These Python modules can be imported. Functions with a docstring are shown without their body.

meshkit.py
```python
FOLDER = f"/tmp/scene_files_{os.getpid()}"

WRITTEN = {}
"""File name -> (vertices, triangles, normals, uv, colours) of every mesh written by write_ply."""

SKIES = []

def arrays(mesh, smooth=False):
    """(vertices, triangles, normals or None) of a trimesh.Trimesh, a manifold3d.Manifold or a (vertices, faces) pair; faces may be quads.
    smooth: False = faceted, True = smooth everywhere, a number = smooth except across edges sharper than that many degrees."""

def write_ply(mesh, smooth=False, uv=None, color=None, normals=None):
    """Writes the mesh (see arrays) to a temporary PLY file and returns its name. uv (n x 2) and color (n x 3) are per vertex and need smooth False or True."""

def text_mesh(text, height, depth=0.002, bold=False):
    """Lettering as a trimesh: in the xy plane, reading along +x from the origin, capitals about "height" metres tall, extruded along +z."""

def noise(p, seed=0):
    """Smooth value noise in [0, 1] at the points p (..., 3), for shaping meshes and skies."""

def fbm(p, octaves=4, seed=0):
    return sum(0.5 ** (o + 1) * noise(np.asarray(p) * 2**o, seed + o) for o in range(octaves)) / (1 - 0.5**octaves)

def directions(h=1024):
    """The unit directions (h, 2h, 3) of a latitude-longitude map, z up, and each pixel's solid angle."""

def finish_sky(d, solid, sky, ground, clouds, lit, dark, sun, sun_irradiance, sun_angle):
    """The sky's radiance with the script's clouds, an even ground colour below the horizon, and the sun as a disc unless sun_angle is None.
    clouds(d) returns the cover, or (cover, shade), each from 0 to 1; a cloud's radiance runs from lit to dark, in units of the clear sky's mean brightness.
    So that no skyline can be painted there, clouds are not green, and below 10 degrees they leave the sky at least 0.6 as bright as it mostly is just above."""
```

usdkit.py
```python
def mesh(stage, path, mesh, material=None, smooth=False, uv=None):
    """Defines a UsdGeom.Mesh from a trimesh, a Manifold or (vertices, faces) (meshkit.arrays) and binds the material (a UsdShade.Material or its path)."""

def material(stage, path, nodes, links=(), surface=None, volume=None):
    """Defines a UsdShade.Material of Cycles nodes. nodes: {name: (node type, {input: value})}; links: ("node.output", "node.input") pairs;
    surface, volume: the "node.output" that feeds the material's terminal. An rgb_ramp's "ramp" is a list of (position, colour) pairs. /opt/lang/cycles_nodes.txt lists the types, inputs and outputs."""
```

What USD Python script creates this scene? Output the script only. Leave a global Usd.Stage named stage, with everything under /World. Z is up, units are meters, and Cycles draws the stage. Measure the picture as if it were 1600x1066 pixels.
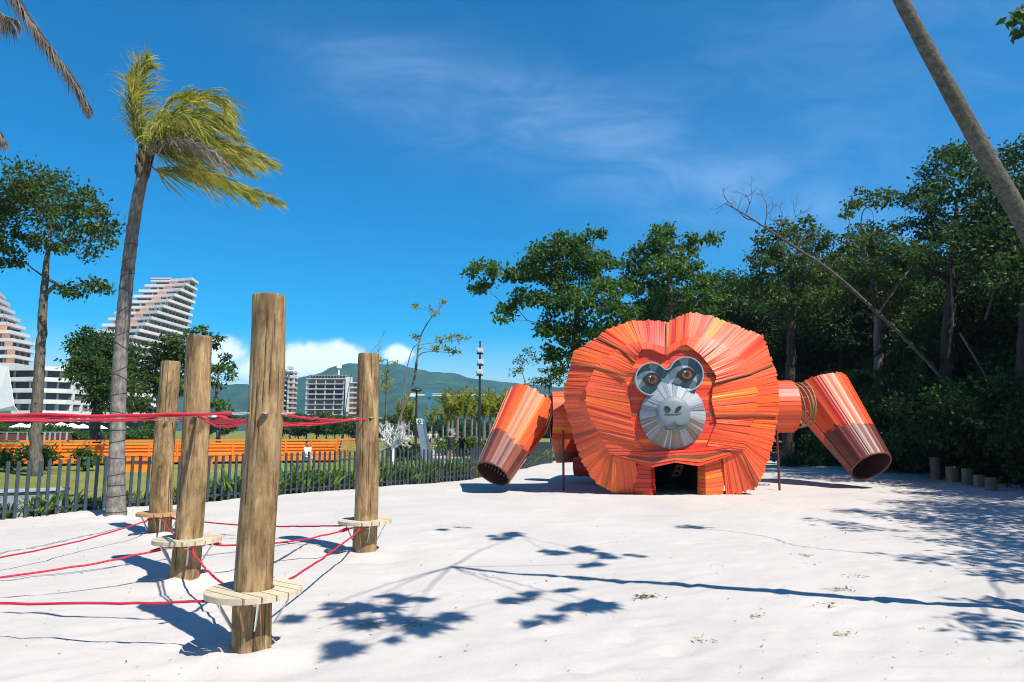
import math, random
import numpy as np, trimesh, manifold3d, shapely
import shapely.geometry as sg, shapely.affinity as sa
import usdkit, meshkit
from pxr import Usd, UsdGeom, UsdLux, UsdShade, Gf, Sdf
stage = Usd.Stage.CreateInMemory()
UsdGeom.SetStageUpAxis(stage, 'Z'); UsdGeom.SetStageMetersPerUnit(stage, 1.0)
W = UsdGeom.Xform.Define(stage, '/World'); stage.SetDefaultPrim(W.GetPrim())
UsdGeom.Scope.Define(stage, '/World/Looks')
V = lambda *a: np.array(a, float)

# ------------------------------------------------------------------ camera, sky, sun, exposure
PITCH, FPX, EYE = math.radians(7.33), 1080.0, 1.6
EXPOSURE, SKY_STRENGTH, SUN_INTENSITY, HAZE = 1.17, 0.10, 0.90, 0.00016
cam = UsdGeom.Camera.Define(stage, '/World/camera')
cam.CreateHorizontalApertureAttr(36.0); cam.CreateVerticalApertureAttr(24.0); cam.CreateFocalLengthAttr(36.0*FPX/1600)
cam.CreateClippingRangeAttr((0.05, 20000.0)); cam.CreateExposureAttr(EXPOSURE)
cam.AddTranslateOp().Set((0, 0, EYE)); cam.AddRotateXOp().Set(90+math.degrees(PITCH))
SUN_EL = math.radians(53.6); SUN_H = V(1.4, -1.3)/math.hypot(1.4, 1.3)
SUN = V(SUN_H[0]*math.cos(SUN_EL), SUN_H[1]*math.cos(SUN_EL), math.sin(SUN_EL))
SUN_ROT = math.atan2(SUN[0], SUN[1])
dome = UsdLux.DomeLight.Define(stage, '/World/sky')
dome.GetPrim().SetCustomDataByKey('kind', 'structure'); dome.GetPrim().SetCustomDataByKey('label', 'deep blue sky with thin cirrus and low white clouds')

def sky_material():
    n, l = {}, []
    n['tc'] = ('texture_coordinate', {}); n['xyz'] = ('separate_xyz', {}); l.append(('tc.generated', 'xyz.vector'))
    cnt = [0]
    def m(op, a, b=None, c=None):
        cnt[0] += 1; k = f'm{cnt[0]}'; v = {'math_type': op}
        for i, x in enumerate((a, b, c)):
            if x is None: continue
            if isinstance(x, str): l.append((x, f'{k}.value{i+1}'))
            else: v[f'value{i+1}'] = float(x)
        n[k] = ('math', v); return f'{k}.value'
    y = m('maximum', 'xyz.y', 0.08); u = m('divide', 'xyz.x', y); w = m('divide', 'xyz.z', y)
    n['sky'] = ('sky_texture', {'sky_type': 'single_scattering', 'sun_disc': False, 'sun_elevation': SUN_EL, 'sun_rotation': SUN_ROT, 'altitude': 0.0, 'air_density': 1.0, 'aerosol_density': 0.35, 'ozone_density': 3.0})
    n['hsv'] = ('hsv', {'hue': 0.496, 'saturation': 1.95, 'value': 0.69, 'fac': 1.0}); l.append(('sky.color', 'hsv.color'))
    n['comb'] = ('combine_xyz', {}); l.extend([(u, 'comb.x'), (w, 'comb.y')])
    # cumulus near the horizon
    def gauss(u0, w0, su, sw):
        a = m('divide', m('subtract', u, u0), su); b = m('divide', m('subtract', w, w0), sw)
        return m('exponent', m('multiply', m('add', m('multiply', a, a), m('multiply', b, b)), -1.0), None) if False else m('power', 2.718, m('multiply', m('add', m('multiply', a, a), m('multiply', b, b)), -1.0))
    g = gauss(-.300, .100, .088, .036)
    for p in ((-.255, .105, .06, .034), (-.165, .108, .032, .018), (-.43, .108, .06, .03), (-.36, .09, .06, .03), (-.20, .085, .05, .012)):
        g = m('maximum', g, gauss(*p))
    n['cn'] = ('noise_texture', {'scale': 26.0, 'detail': 6.0, 'roughness': 0.55}); l.append(('comb.vector', 'cn.vector'))
    cov = m('add', g, m('multiply', m('subtract', 'cn.fac', 0.5), 0.9))
    n['cr'] = ('map_range', {'range_type': 'smoothstep', 'from_min': 0.42, 'from_max': 0.85, 'to_min': 0.0, 'to_max': 0.8}); l.append((cov, 'cr.value'))
    cov = m('multiply', 'cr.result', m('greater_than', 'xyz.y', 0.1))
    # cirrus
    n['mp'] = ('mapping', {'rotation': (0, 0, 0.29), 'scale': (1.0, 2.6, 1.0)}); l.append(('comb.vector', 'mp.vector'))
    n['c2'] = ('noise_texture', {'scale': 4.5, 'detail': 8.0, 'roughness': 0.62, 'distortion': 0.6}); l.append(('mp.vector', 'c2.vector'))
    n['c3'] = ('noise_texture', {'scale': 1.9, 'detail': 3.0, 'roughness': 0.5}); l.append(('mp.vector', 'c3.vector'))
    d = m('divide', m('subtract', m('add', w, m('multiply', u, 0.30)), 0.475), 0.085)
    band = m('power', 2.718, m('multiply', m('multiply', d, d), -1.0))
    e = m('divide', m('subtract', u, 0.1), 0.42); e2 = m('multiply', e, e)
    band = m('multiply', band, m('power', 2.718, m('multiply', m('multiply', e2, e2), -1.0)))
    band = m('add', band, m('multiply', m('maximum', m('minimum', m('multiply', m('subtract', u, 0.1), 1.4), 0.5), 0.0), 0.7))
    n['c2r'] = ('map_range', {'range_type': 'smoothstep', 'from_min': 0.34, 'from_max': 0.78, 'to_min': 0.0, 'to_max': 1.0}); l.append(('c2.fac', 'c2r.value'))
    cir = m('multiply', m('multiply', band, m('add', m('multiply', 'c2r.result', 0.8), 0.2)), 0.24)
    cir = m('minimum', m('multiply', cir, m('greater_than', 'xyz.y', 0.1)), 0.22)
    n['mx1'] = ('mix', {'mix_type': 'mix', 'color2': (3.6, 4.9, 6.6)}); l.extend([('hsv.color', 'mx1.color1'), (cir, 'mx1.fac')])
    n['mx2'] = ('mix', {'mix_type': 'mix', 'color2': (6.2, 6.6, 7.3)}); l.extend([('mx1.color', 'mx2.color1'), (cov, 'mx2.fac')])
    n['bg'] = ('background_shader', {'strength': SKY_STRENGTH}); l.append(('mx2.color', 'bg.color'))
    return usdkit.material(stage, '/World/Looks/sky', n, l, surface='bg.background')
UsdShade.MaterialBindingAPI.Apply(dome.GetPrim()).Bind(sky_material())
sun = UsdLux.DistantLight.Define(stage, '/World/sun')
sun.CreateIntensityAttr(SUN_INTENSITY); sun.CreateAngleAttr(0.53); sun.CreateNormalizeAttr(True); sun.CreateColorAttr((1.0, 0.94, 0.85))
sun.AddRotateZOp().Set(math.degrees(math.atan2(SUN[1], SUN[0]))); sun.AddRotateYOp().Set(90-math.degrees(SUN_EL))

# ------------------------------------------------------------------ helpers
def ray(px, py):
    xc, yc = (px-800)/FPX, (533-py)/FPX
    return V(xc, math.cos(PITCH)-math.sin(PITCH)*yc, math.sin(PITCH)+math.cos(PITCH)*yc)
def at(px, py, Y):
    d = ray(px, py); return V(0, 0, EYE)+d*(Y/d[1])
def gnd(px, py, z=0.0):
    d = ray(px, py); return V(0, 0, EYE)+d*((z-EYE)/d[2])
def unit(v):
    v = np.asarray(v, float); return v/(np.linalg.norm(v, axis=-1, keepdims=True)+1e-12)
names = {}
def numbered(parent, name):
    k = (parent, name); c = names.get(k, 0); names[k] = c+1
    return f'{parent}/{name}' + (f'_{c:03d}' if c else '')
def tag(prim, label=None, cat=None, group=None, kind=None):
    for k, v in (('label', label), ('category', cat), ('group', group), ('kind', kind)):
        if v: prim.SetCustomDataByKey(k, v)
def smoothed(m, smooth):
    return m
class Thing:
    def __init__(s, name, label=None, cat=None, loc=(0, 0, 0), rz=0.0, sc=1.0, group=None, kind=None):
        s.path = numbered('/World', name); s.loc = V(*loc)
        x = UsdGeom.Xform.Define(stage, s.path); s.prim = x.GetPrim()
        s.t, s.r, s.s = x.AddTranslateOp(), x.AddRotateZOp(), x.AddScaleOp()
        s.place(loc, rz, sc); tag(s.prim, label, cat, group, kind)
    def place(s, loc, rz=0.0, sc=1.0):
        s.t.Set(tuple(map(float, loc))); s.r.Set(float(rz)); s.s.Set((sc, sc, sc) if np.ndim(sc) == 0 else tuple(map(float, sc)))
    def add(s, name, mesh, mat, smooth=False, local=False, label=None, parent=None, kind=None):
        v, f = vf(mesh)
        if not local: v = v-s.loc
        p = numbered(parent or s.path, name)
        usdkit.mesh(stage, p, (v, f), mat, smooth); tag(stage.GetPrimAtPath(p), label=label, kind=kind)
        return p
def vf(mesh):
    if isinstance(mesh, tuple): v, f = mesh
    elif hasattr(mesh, 'to_mesh'): q = mesh.to_mesh(); v, f = q.vert_properties[:, :3], q.tri_verts
    else: v, f = mesh.vertices, mesh.faces
    return np.asarray(v, float), np.asarray(f, int)
def single(name, mesh, mat, label=None, cat=None, smooth=False, group=None, kind=None):
    p = numbered('/World', name); usdkit.mesh(stage, p, vf(mesh), mat, smooth); pr = stage.GetPrimAtPath(p); tag(pr, label, cat, group, kind); return pr
def dup(src, name, loc, rz=0.0, sc=1.0, label=None, group=None):
    d = src.prim.GetCustomData()
    t = Thing(name, label or d['label'], d['category'], loc, rz, sc, group or d.get('group'))
    t.prim.GetReferences().AddInternalReference(src.prim.GetPath()); t.prim.SetInstanceable(True); return t
def join(parts):
    vs, fs, n = [], [], 0
    for p in parts:
        v, f = vf(p)
        if f.shape[1] == 4: f = np.vstack([f[:, [0, 1, 2]], f[:, [0, 2, 3]]])
        vs.append(v); fs.append(f+n); n += len(v)
    return np.vstack(vs), np.vstack(fs)
def box(c, s, rz=0.0):
    m = trimesh.creation.box(s)
    if rz: m.apply_transform(trimesh.transformations.rotation_matrix(rz, [0, 0, 1]))
    m.apply_translation(c); return m.vertices, m.faces
def hexa(a, b):
    """closed box from two quads a (front) and b (back), same winding"""
    return np.vstack([a, b]), np.array([[0, 1, 2], [0, 2, 3], [5, 4, 7], [5, 7, 6], [1, 0, 4], [1, 4, 5], [2, 1, 5], [2, 5, 6], [3, 2, 6], [3, 6, 7], [0, 3, 7], [0, 7, 4]])
def slat(p0, p1, p2, p3, th):
    """plank whose front face is the quad p0..p3, thickness th behind it"""
    q = np.array([p0, p1, p2, p3], float); n = unit(np.cross(q[2]-q[0], q[3]-q[1]))
    if n[1] > 0: n = -n
    b = q-n*th
    v, f = hexa(q, b)
    return (v, f)
def bar(a, b, w, h=None, up=(0, 0, 1)):
    a, b = V(*a), V(*b); d = unit(b-a); u = V(*up)
    if abs(d@u) > .95: u = V(1, 0, 0)
    s = unit(np.cross(d, u)); u = np.cross(s, d); h = h or w
    k = [s*w/2+u*h/2, -s*w/2+u*h/2, -s*w/2-u*h/2, s*w/2-u*h/2]
    return hexa(np.array([a+x for x in k]), np.array([b+x for x in k]))
def tube(pts, r, sides=8, caps=True):
    p = np.asarray(pts, float); n = len(p); r = np.interp(np.linspace(0, 1, n), np.linspace(0, 1, np.size(r)), np.ravel(r)) if np.size(r) > 1 else np.full(n, float(np.ravel(r)[0]))
    t = unit(np.gradient(p, axis=0)); ref = V(0, 0, 1) if abs(t[:, 2]).mean() < .8 else V(0, 1, 0)
    a = unit(np.cross(t, ref)); b = np.cross(t, a); ang = np.arange(sides)*2*np.pi/sides
    v = (p[:, None]+r[:, None, None]*(np.cos(ang)[None, :, None]*a[:, None]+np.sin(ang)[None, :, None]*b[:, None])).reshape(-1, 3)
    i, j = np.meshgrid(np.arange(n-1), np.arange(sides), indexing='ij'); j2 = (j+1) % sides
    q = np.stack([i*sides+j, i*sides+j2, (i+1)*sides+j2, (i+1)*sides+j], -1).reshape(-1, 4)
    f = np.vstack([q[:, [0, 1, 2]], q[:, [0, 2, 3]]])
    if caps:
        v = np.vstack([v, p[:1], p[-1:]]); k = np.arange(sides); k2 = (k+1) % sides
        f = np.vstack([f, np.stack([k2, k, np.full(sides, n*sides)], 1), np.stack([k+(n-1)*sides, k2+(n-1)*sides, np.full(sides, n*sides+1)], 1)])
    return v, f
def revolve(profile, c=(0, 0, 0), sides=24):
    m = trimesh.creation.revolve(np.array(profile, float), sections=sides); m.apply_translation(c); return m.vertices, m.faces
def bez(p, n=12):
    """smooth curve through the points p (Catmull-Rom)"""
    p = np.array(p, float); k = len(p); q = np.vstack([2*p[0]-p[1], p, 2*p[-1]-p[-2]]); out = []
    for i in range(k-1):
        t = np.linspace(0, 1, n, endpoint=(i == k-2))[:, None]; a, b, c, d = q[i:i+4]
        out.append(.5*((2*b)+(c-a)*t+(2*a-5*b+4*c-d)*t*t+(3*b-a-3*c+d)*t**3))
    return np.vstack(out)
def plate(poly, fn, th):
    """shapely polygon in (u, v); fn maps (u, v) arrays to points; th is the offset vector to the back"""
    out = []
    for g in getattr(poly, 'geoms', [poly]):
        if g.is_empty or g.area <= 0: continue
        m = trimesh.creation.extrude_polygon(g, 1.0, engine='earcut')
        v = fn(m.vertices[:, 0], m.vertices[:, 1]); v = v+np.outer(1-m.vertices[:, 2], th)
        out.append((v, m.faces))
    return join(out)

# ------------------------------------------------------------------ materials
MAT = {}
def mat(name, nodes, links, surface, volume=None):
    MAT[name] = usdkit.material(stage, f'/World/Looks/{name}', nodes, links, surface=surface, volume=volume); return MAT[name]
def plain(name, col, rough=0.5, metal=0.0, vary=0.25, scale=6.0, stretch=(1, 1, 1), bump=0.0, bscale=40.0, coat=0.0, obj=True, rnd=0.25, spec=0.5):
    """paint, metal, concrete...: base colour varied by noise and from piece to piece"""
    c = V(*col); n = {'tc': ('texture_coordinate', {}), 'g': ('geometry', {}), 'oi': ('object_info', {}), 'mp': ('mapping', {'scale': stretch}),
        'no': ('noise_texture', {'scale': scale, 'detail': 5.0, 'roughness': 0.6}),
        'ra': ('rgb_ramp', {'ramp': [(0.25, c*(1-vary)), (0.5, c), (0.78, np.minimum(c*(1+vary), .9))]}),
        'mr': ('map_range', {'from_min': 0.0, 'from_max': 1.0, 'to_min': 1-rnd, 'to_max': 1+rnd}), 'hs': ('hsv', {'hue': .5, 'saturation': 1.0, 'fac': 1.0}),
        'p': ('principled_bsdf', {'roughness': rough, 'metallic': metal, 'coat_weight': coat, 'coat_roughness': 0.15, 'specular_ior_level': spec})}
    l = [('g.position', 'mp.vector'), ('mp.vector', 'no.vector'), ('no.fac', 'ra.fac'), ('ra.color', 'hs.color'), ('oi.random', 'mr.value'), ('mr.result', 'hs.value'), ('hs.color', 'p.base_color')]
    if bump:
        n['nb'] = ('noise_texture', {'scale': bscale, 'detail': 4.0, 'roughness': 0.6}); n['b'] = ('bump', {'strength': bump, 'distance': 0.02})
        l += [('mp.vector', 'nb.vector'), ('nb.fac', 'b.height'), ('b.normal', 'p.normal')]
    return mat(name, n, l, 'p.BSDF')
def leafmat(name, dark, mid, light, scale=0.9, trans=0.38, rough=0.5):
    n = {'g': ('geometry', {}), 'no': ('noise_texture', {'scale': scale, 'detail': 3.0}), 'a': ('math', {'math_type': 'multiply_add', 'value2': 0.45, 'value3': 0.0}),
         'ad': ('math', {'math_type': 'multiply_add', 'value2': 0.75, 'value3': -0.1}), 'su': ('math', {'math_type': 'add'}),
         'ra': ('rgb_ramp', {'ramp': [(0.12, dark), (0.5, mid), (0.9, light)]}), 'p': ('principled_bsdf', {'roughness': rough, 'specular_ior_level': 0.28}),
         'hs': ('hsv', {'hue': 0.49, 'saturation': 1.05, 'value': 1.5, 'fac': 1.0}), 't': ('translucent_bsdf', {}), 'm': ('mix_closure', {'fac': trans})}
    l = [('g.position', 'no.vector'), ('g.random_per_island', 'a.value1'), ('no.fac', 'ad.value1'), ('a.value', 'su.value1'), ('ad.value', 'su.value2'), ('su.value', 'ra.fac'),
         ('ra.color', 'p.base_color'), ('ra.color', 'hs.color'), ('hs.color', 't.color'), ('p.BSDF', 'm.closure1'), ('t.BSDF', 'm.closure2')]
    return mat(name, n, l, 'm.closure')
def barkmat(name, a, b, scale=5.0, stretch=(6, 6, 1), bump=0.6, rings=0.0):
    n = {'g': ('geometry', {}), 'mp': ('mapping', {'scale': stretch}), 'no': ('noise_texture', {'scale': scale, 'detail': 8.0, 'roughness': 0.65}), 'n2': ('noise_texture', {'scale': 1.7, 'detail': 4.0}),
         'ra': ('rgb_ramp', {'ramp': [(0.3, a), (0.52, (V(*a)+V(*b))/2), (0.72, b)]}), 'mx': ('mix', {'mix_type': 'multiply', 'fac': 0.55}), 'r2': ('rgb_ramp', {'ramp': [(0.3, (.45, .45, .45)), (0.7, (1, 1, 1))]}),
         'b': ('bump', {'strength': bump, 'distance': 0.03}), 'p': ('principled_bsdf', {'roughness': 0.85, 'specular_ior_level': 0.2})}
    l = [('g.position', 'mp.vector'), ('mp.vector', 'no.vector'), ('g.position', 'n2.vector'), ('no.fac', 'ra.fac'), ('n2.fac', 'r2.fac'), ('ra.color', 'mx.color1'), ('r2.color', 'mx.color2'), ('mx.color', 'p.base_color'), ('no.fac', 'b.height'), ('b.normal', 'p.normal')]
    if rings:
        n['wv'] = ('wave_texture', {'wave_type': 'bands', 'bands_direction': 'z', 'scale': rings, 'distortion': 5.0, 'detail': 3.0}); n['mw'] = ('mix', {'mix_type': 'multiply', 'fac': 0.16})
        l = [x for x in l if x[1] != 'p.base_color'] + [('g.position', 'wv.vector'), ('mx.color', 'mw.color1'), ('wv.color', 'mw.color2'), ('mw.color', 'p.base_color')]
    return mat(name, n, l, 'p.BSDF')
# sand
n = {'g': ('geometry', {}), 'a': ('noise_texture', {'scale': 0.5, 'detail': 5.0, 'roughness': .6}), 'b': ('noise_texture', {'scale': 9.0, 'detail': 6.0, 'roughness': .7}), 'c': ('noise_texture', {'scale': 130.0, 'detail': 3.0, 'roughness': .7}),
     'd': ('noise_texture', {'scale': 34.0, 'detail': 2.0}),
     'ra': ('rgb_ramp', {'ramp': [(0.3, (.43, .40, .372)), (0.5, (.462, .432, .402)), (0.7, (.49, .458, .428))]}), 'rc': ('rgb_ramp', {'ramp': [(0.2, (.78, .77, .75)), (0.45, (1, 1, 1))]}), 'rd': ('rgb_ramp', {'ramp': [(0.0, (.35, .27, .2)), (0.235, (.5, .42, .36)), (0.27, (1, 1, 1))]}),
     'm1': ('mix', {'mix_type': 'multiply', 'fac': .7}), 'm2': ('mix', {'mix_type': 'multiply', 'fac': .8}), 's': ('math', {'math_type': 'multiply_add', 'value2': 2.2}), 'bu': ('bump', {'strength': .32, 'distance': .02}),
     'p': ('principled_bsdf', {'roughness': .95, 'specular_ior_level': .15})}
l = [('g.position', f'{k}.vector') for k in 'abcd'] + [('a.fac', 'ra.fac'), ('c.fac', 'rc.fac'), ('d.fac', 'rd.fac'), ('ra.color', 'm1.color1'), ('rc.color', 'm1.color2'), ('m1.color', 'm2.color1'), ('rd.color', 'm2.color2'), ('m2.color', 'p.base_color'),
     ('b.fac', 's.value1'), ('c.fac', 's.value3'), ('s.value', 'bu.height'), ('bu.normal', 'p.normal')]
mat('sand', n, l, 'p.BSDF')
def groundmat(name, cols, sc1, sc2, bump=.4):
    n = {'g': ('geometry', {}), 'a': ('noise_texture', {'scale': sc1, 'detail': 6.0, 'roughness': .65}), 'b': ('noise_texture', {'scale': sc2, 'detail': 5.0, 'roughness': .7}), 'ra': ('rgb_ramp', {'ramp': [(0.3, cols[0]), (0.5, cols[1]), (0.7, cols[2])]}),
         'rb': ('rgb_ramp', {'ramp': [(0.25, (.5, .5, .5)), (0.65, (1.15, 1.15, 1.1))]}), 'm': ('mix', {'mix_type': 'multiply', 'fac': .8}), 'bu': ('bump', {'strength': bump, 'distance': .05}), 'p': ('principled_bsdf', {'roughness': .95, 'specular_ior_level': .1})}
    mat(name, n, [('g.position', 'a.vector'), ('g.position', 'b.vector'), ('a.fac', 'ra.fac'), ('b.fac', 'rb.fac'), ('ra.color', 'm.color1'), ('rb.color', 'm.color2'), ('m.color', 'p.base_color'), ('b.fac', 'bu.height'), ('bu.normal', 'p.normal')], 'p.BSDF')
groundmat('lawn', [(.10, .13, .025), (.17, .185, .045), (.25, .23, .08)], .12, 6.0)
groundmat('forest_floor', [(.02, .016, .01), (.035, .03, .015), (.05, .045, .02)], .5, 6.0)
groundmat('hill', [(.008, .036, .020), (.018, .062, .030), (.042, .10, .036)], .012, .085, 1.0)
plain('path', (.45, .36, .33), .9, scale=3)
# wood post
n = {'g': ('geometry', {}), 'tc': ('texture_coordinate', {}), 'mp': ('mapping', {'scale': (10, 10, 1.3)}), 'a': ('noise_texture', {'scale': 2.1, 'detail': 10.0, 'roughness': .74, 'distortion': .35}), 'b': ('noise_texture', {'scale': 5.0, 'detail': 7.0, 'roughness': .62, 'distortion': .5}),
     'mp3': ('mapping', {'scale': (1, 1, .38)}), 'mp2': ('mapping', {'scale': (26, 26, .55)}), 'c': ('noise_texture', {'scale': 1.3, 'detail': 3.0}), 'ra': ('rgb_ramp', {'ramp': [(0.26, (.07, .045, .024)), (0.42, (.22, .143, .070)), (0.57, (.325, .228, .122)), (0.74, (.48, .37, .235))]}),
     'rb': ('rgb_ramp', {'ramp': [(0.32, (.16, .13, .11)), (0.42, (.62, .57, .50)), (0.52, (.95, .92, .86)), (0.64, (1.35, 1.32, 1.22))]}), 'e': ('noise_texture', {'scale': 16.0, 'detail': 8.0, 'roughness': .75}), 're': ('rgb_ramp', {'ramp': [(0.34, (.45, .40, .34)), (0.47, (.95, .93, .9)), (0.6, (1.05, 1.04, 1.0)), (0.68, (1.5, 1.48, 1.4))]}), 'm3': ('mix', {'mix_type': 'multiply', 'fac': .75}), 'rc': ('rgb_ramp', {'ramp': [(0.33, (.16, .12, .10)), (0.39, (1, 1, 1))]}),
     'm': ('mix', {'mix_type': 'multiply', 'fac': .8}), 'm2': ('mix', {'mix_type': 'multiply', 'fac': .8}), 'h': ('math', {'math_type': 'multiply_add', 'value2': .6}), 'bu': ('bump', {'strength': .8, 'distance': .012}), 'p': ('principled_bsdf', {'roughness': .8, 'specular_ior_level': .25})}
l = [('g.position', 'mp.vector'), ('mp.vector', 'a.vector'), ('g.position', 'mp3.vector'), ('mp3.vector', 'b.vector'), ('g.position', 'mp2.vector'), ('mp2.vector', 'c.vector'), ('a.fac', 'ra.fac'), ('b.fac', 'rb.fac'), ('c.fac', 'rc.fac'), ('ra.color', 'm.color1'), ('rb.color', 'm.color2'),
     ('m.color', 'm2.color1'), ('rc.color', 'm2.color2'), ('mp3.vector', 'e.vector'), ('e.fac', 're.fac'), ('m2.color', 'm3.color1'), ('re.color', 'm3.color2'), ('m3.color', 'p.base_color'), ('a.fac', 'h.value1'), ('c.fac', 'h.value3'), ('h.value', 'bu.height'), ('bu.normal', 'p.normal')]
mat('post_wood', n, l, 'p.BSDF')
plain('crack', (.03, .018, .01), .95)
plain('end_grain', (.30, .22, .13), .85, vary=.4, scale=12, bump=.4)
plain('board', (.50, .42, .29), .75, vary=.22, scale=3, stretch=(3, 12, 3), bump=.3, rnd=.12)
plain('board_brown', (.42, .24, .11), .75, vary=.25, scale=3, stretch=(3, 12, 3), bump=.3, rnd=.12)
plain('rope_red', (.50, .012, .034), .65, vary=.3, scale=60, bump=.5, bscale=120)
plain('rope_brown', (.30, .16, .07), .8, vary=.3, scale=40)
plain('rope_white', (.6, .56, .48), .8, vary=.2, scale=40)
plain('steel', (.62, .62, .60), .35, .8, vary=.12)
plain('zinc', (.68, .68, .66), .45, .3, vary=.12)
plain('fence_blue', (.040, .055, .075), .45, .1, vary=.2, rnd=.12)
plain('dark_metal', (.02, .022, .025), .5, .2)
plain('pale_box', (.55, .56, .58), .4, vary=.1)
plain('black', (.008, .008, .009), .8)
SL = {'red': (.64, .050, .015), 'deep': (.50, .030, .013), 'vermilion': (.71, .092, .028), 'orange': (.74, .118, .022), 'amber': (.76, .20, .022), 'brown': (.17, .060, .026)}
for k, c in SL.items(): plain('slat_'+k, c, .47, vary=.12, scale=5, stretch=(3, 3, 3), coat=.0, rnd=.10, bump=.10, bscale=14)
plain('face_red', (.64, .042, .013), .45, vary=.12, scale=5, rnd=.16)
plain('hand_brown', (.20, .056, .036), .5, vary=.2, scale=8, rnd=.25)
plain('hand_dark', (.115, .036, .026), .5, vary=.2, scale=8, rnd=.25)
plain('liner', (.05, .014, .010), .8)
plain('grey_light', (.29, .32, .35), .5, .0, vary=.1, rnd=.12)
plain('grey_mid', (.18, .215, .25), .45, .1, vary=.1, rnd=.15)
plain('grey_warm', (.185, .16, .135), .5, .05, vary=.15, rnd=.2)
plain('grey_blue', (.085, .145, .185), .6, .0, vary=.1, rnd=.12)
plain('grey_pale', (.26, .32, .35), .6, .0, vary=.08, rnd=.1)
plain('nose_grey', (.135, .17, .19), .55, .0, vary=.08)
plain('mouth_grey', (.085, .12, .14), .5)
plain('iris', (.13, .055, .03), .25, vary=.4, scale=30)
plain('glint', (.75, .72, .66), .2)
plain('concrete_white', (.54, .535, .53), .8, vary=.12, scale=.4, rnd=.08)
plain('concrete_raw', (.44, .42, .40), .85, vary=.2, scale=.3)
plain('concrete_grey', (.36, .35, .34), .85, vary=.2, scale=.4)
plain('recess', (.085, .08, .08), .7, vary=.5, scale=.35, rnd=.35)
plain('facade_glass', (.05, .075, .09), .12, .0, vary=.4, scale=.3, rnd=.3)
plain('brick_orange', (.56, .27, .15), .85, vary=.15, scale=.6)
plain('net_white', (.60, .60, .61), .9, vary=.08, scale=.8)
plain('rail_orange', (.86, .205, .012), .4, vary=.1)
plain('hoarding_red', (.42, .10, .07), .7)
plain('canvas', (.80, .79, .77), .8, vary=.05)
plain('crane_blue', (.03, .16, .34), .5); plain('crane_white', (.7, .7, .7), .5)
plain('sign_blue', (.23, .31, .42), .25, .2, vary=.15, scale=2); plain('sign_side', (.09, .13, .18), .4); plain('sign_green', (.015, .10, .06), .5); plain('sign_pale', (.6, .68, .68), .5)
plain('kerb_blue', (.24, .29, .35), .8)
plain('skin', (.36, .20, .13), .5); plain('hair', (.012, .009, .008), .5); plain('cloth_white', (.72, .72, .72), .85); plain('cloth_grey', (.32, .36, .38), .85); plain('cloth_black', (.012, .012, .014), .85); plain('cloth_navy', (.014, .024, .035), .85); plain('cloth_pink', (.62, .42, .40), .85)
plain('dry_leaf', (.16, .10, .05), .8, vary=.5, rnd=.4); plain('dry_straw', (.40, .30, .16), .8, vary=.3, rnd=.3)
plain('bleached', (.68, .66, .64), .8, vary=.12, scale=3)
plain('stump_wood', (.16, .12, .08), .85, vary=.35, scale=6, bump=.5)
barkmat('bark_palm', (.10, .088, .075), (.36, .33, .29), 2.5, (7, 7, 2.5), .7, rings=1.6)
barkmat('bark_palm_dark', (.06, .045, .03), (.22, .17, .12), 3.0, (6, 6, 1.5), .9)
barkmat('bark_ring', (.05, .045, .035), (.165, .15, .12), 9.0, (3, 3, 3), .6, rings=2.6)
barkmat('bark_grey', (.05, .042, .034), (.24, .21, .18), 3.0)
barkmat('bark_dark', (.02, .016, .012), (.085, .07, .055), 3.0)
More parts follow.
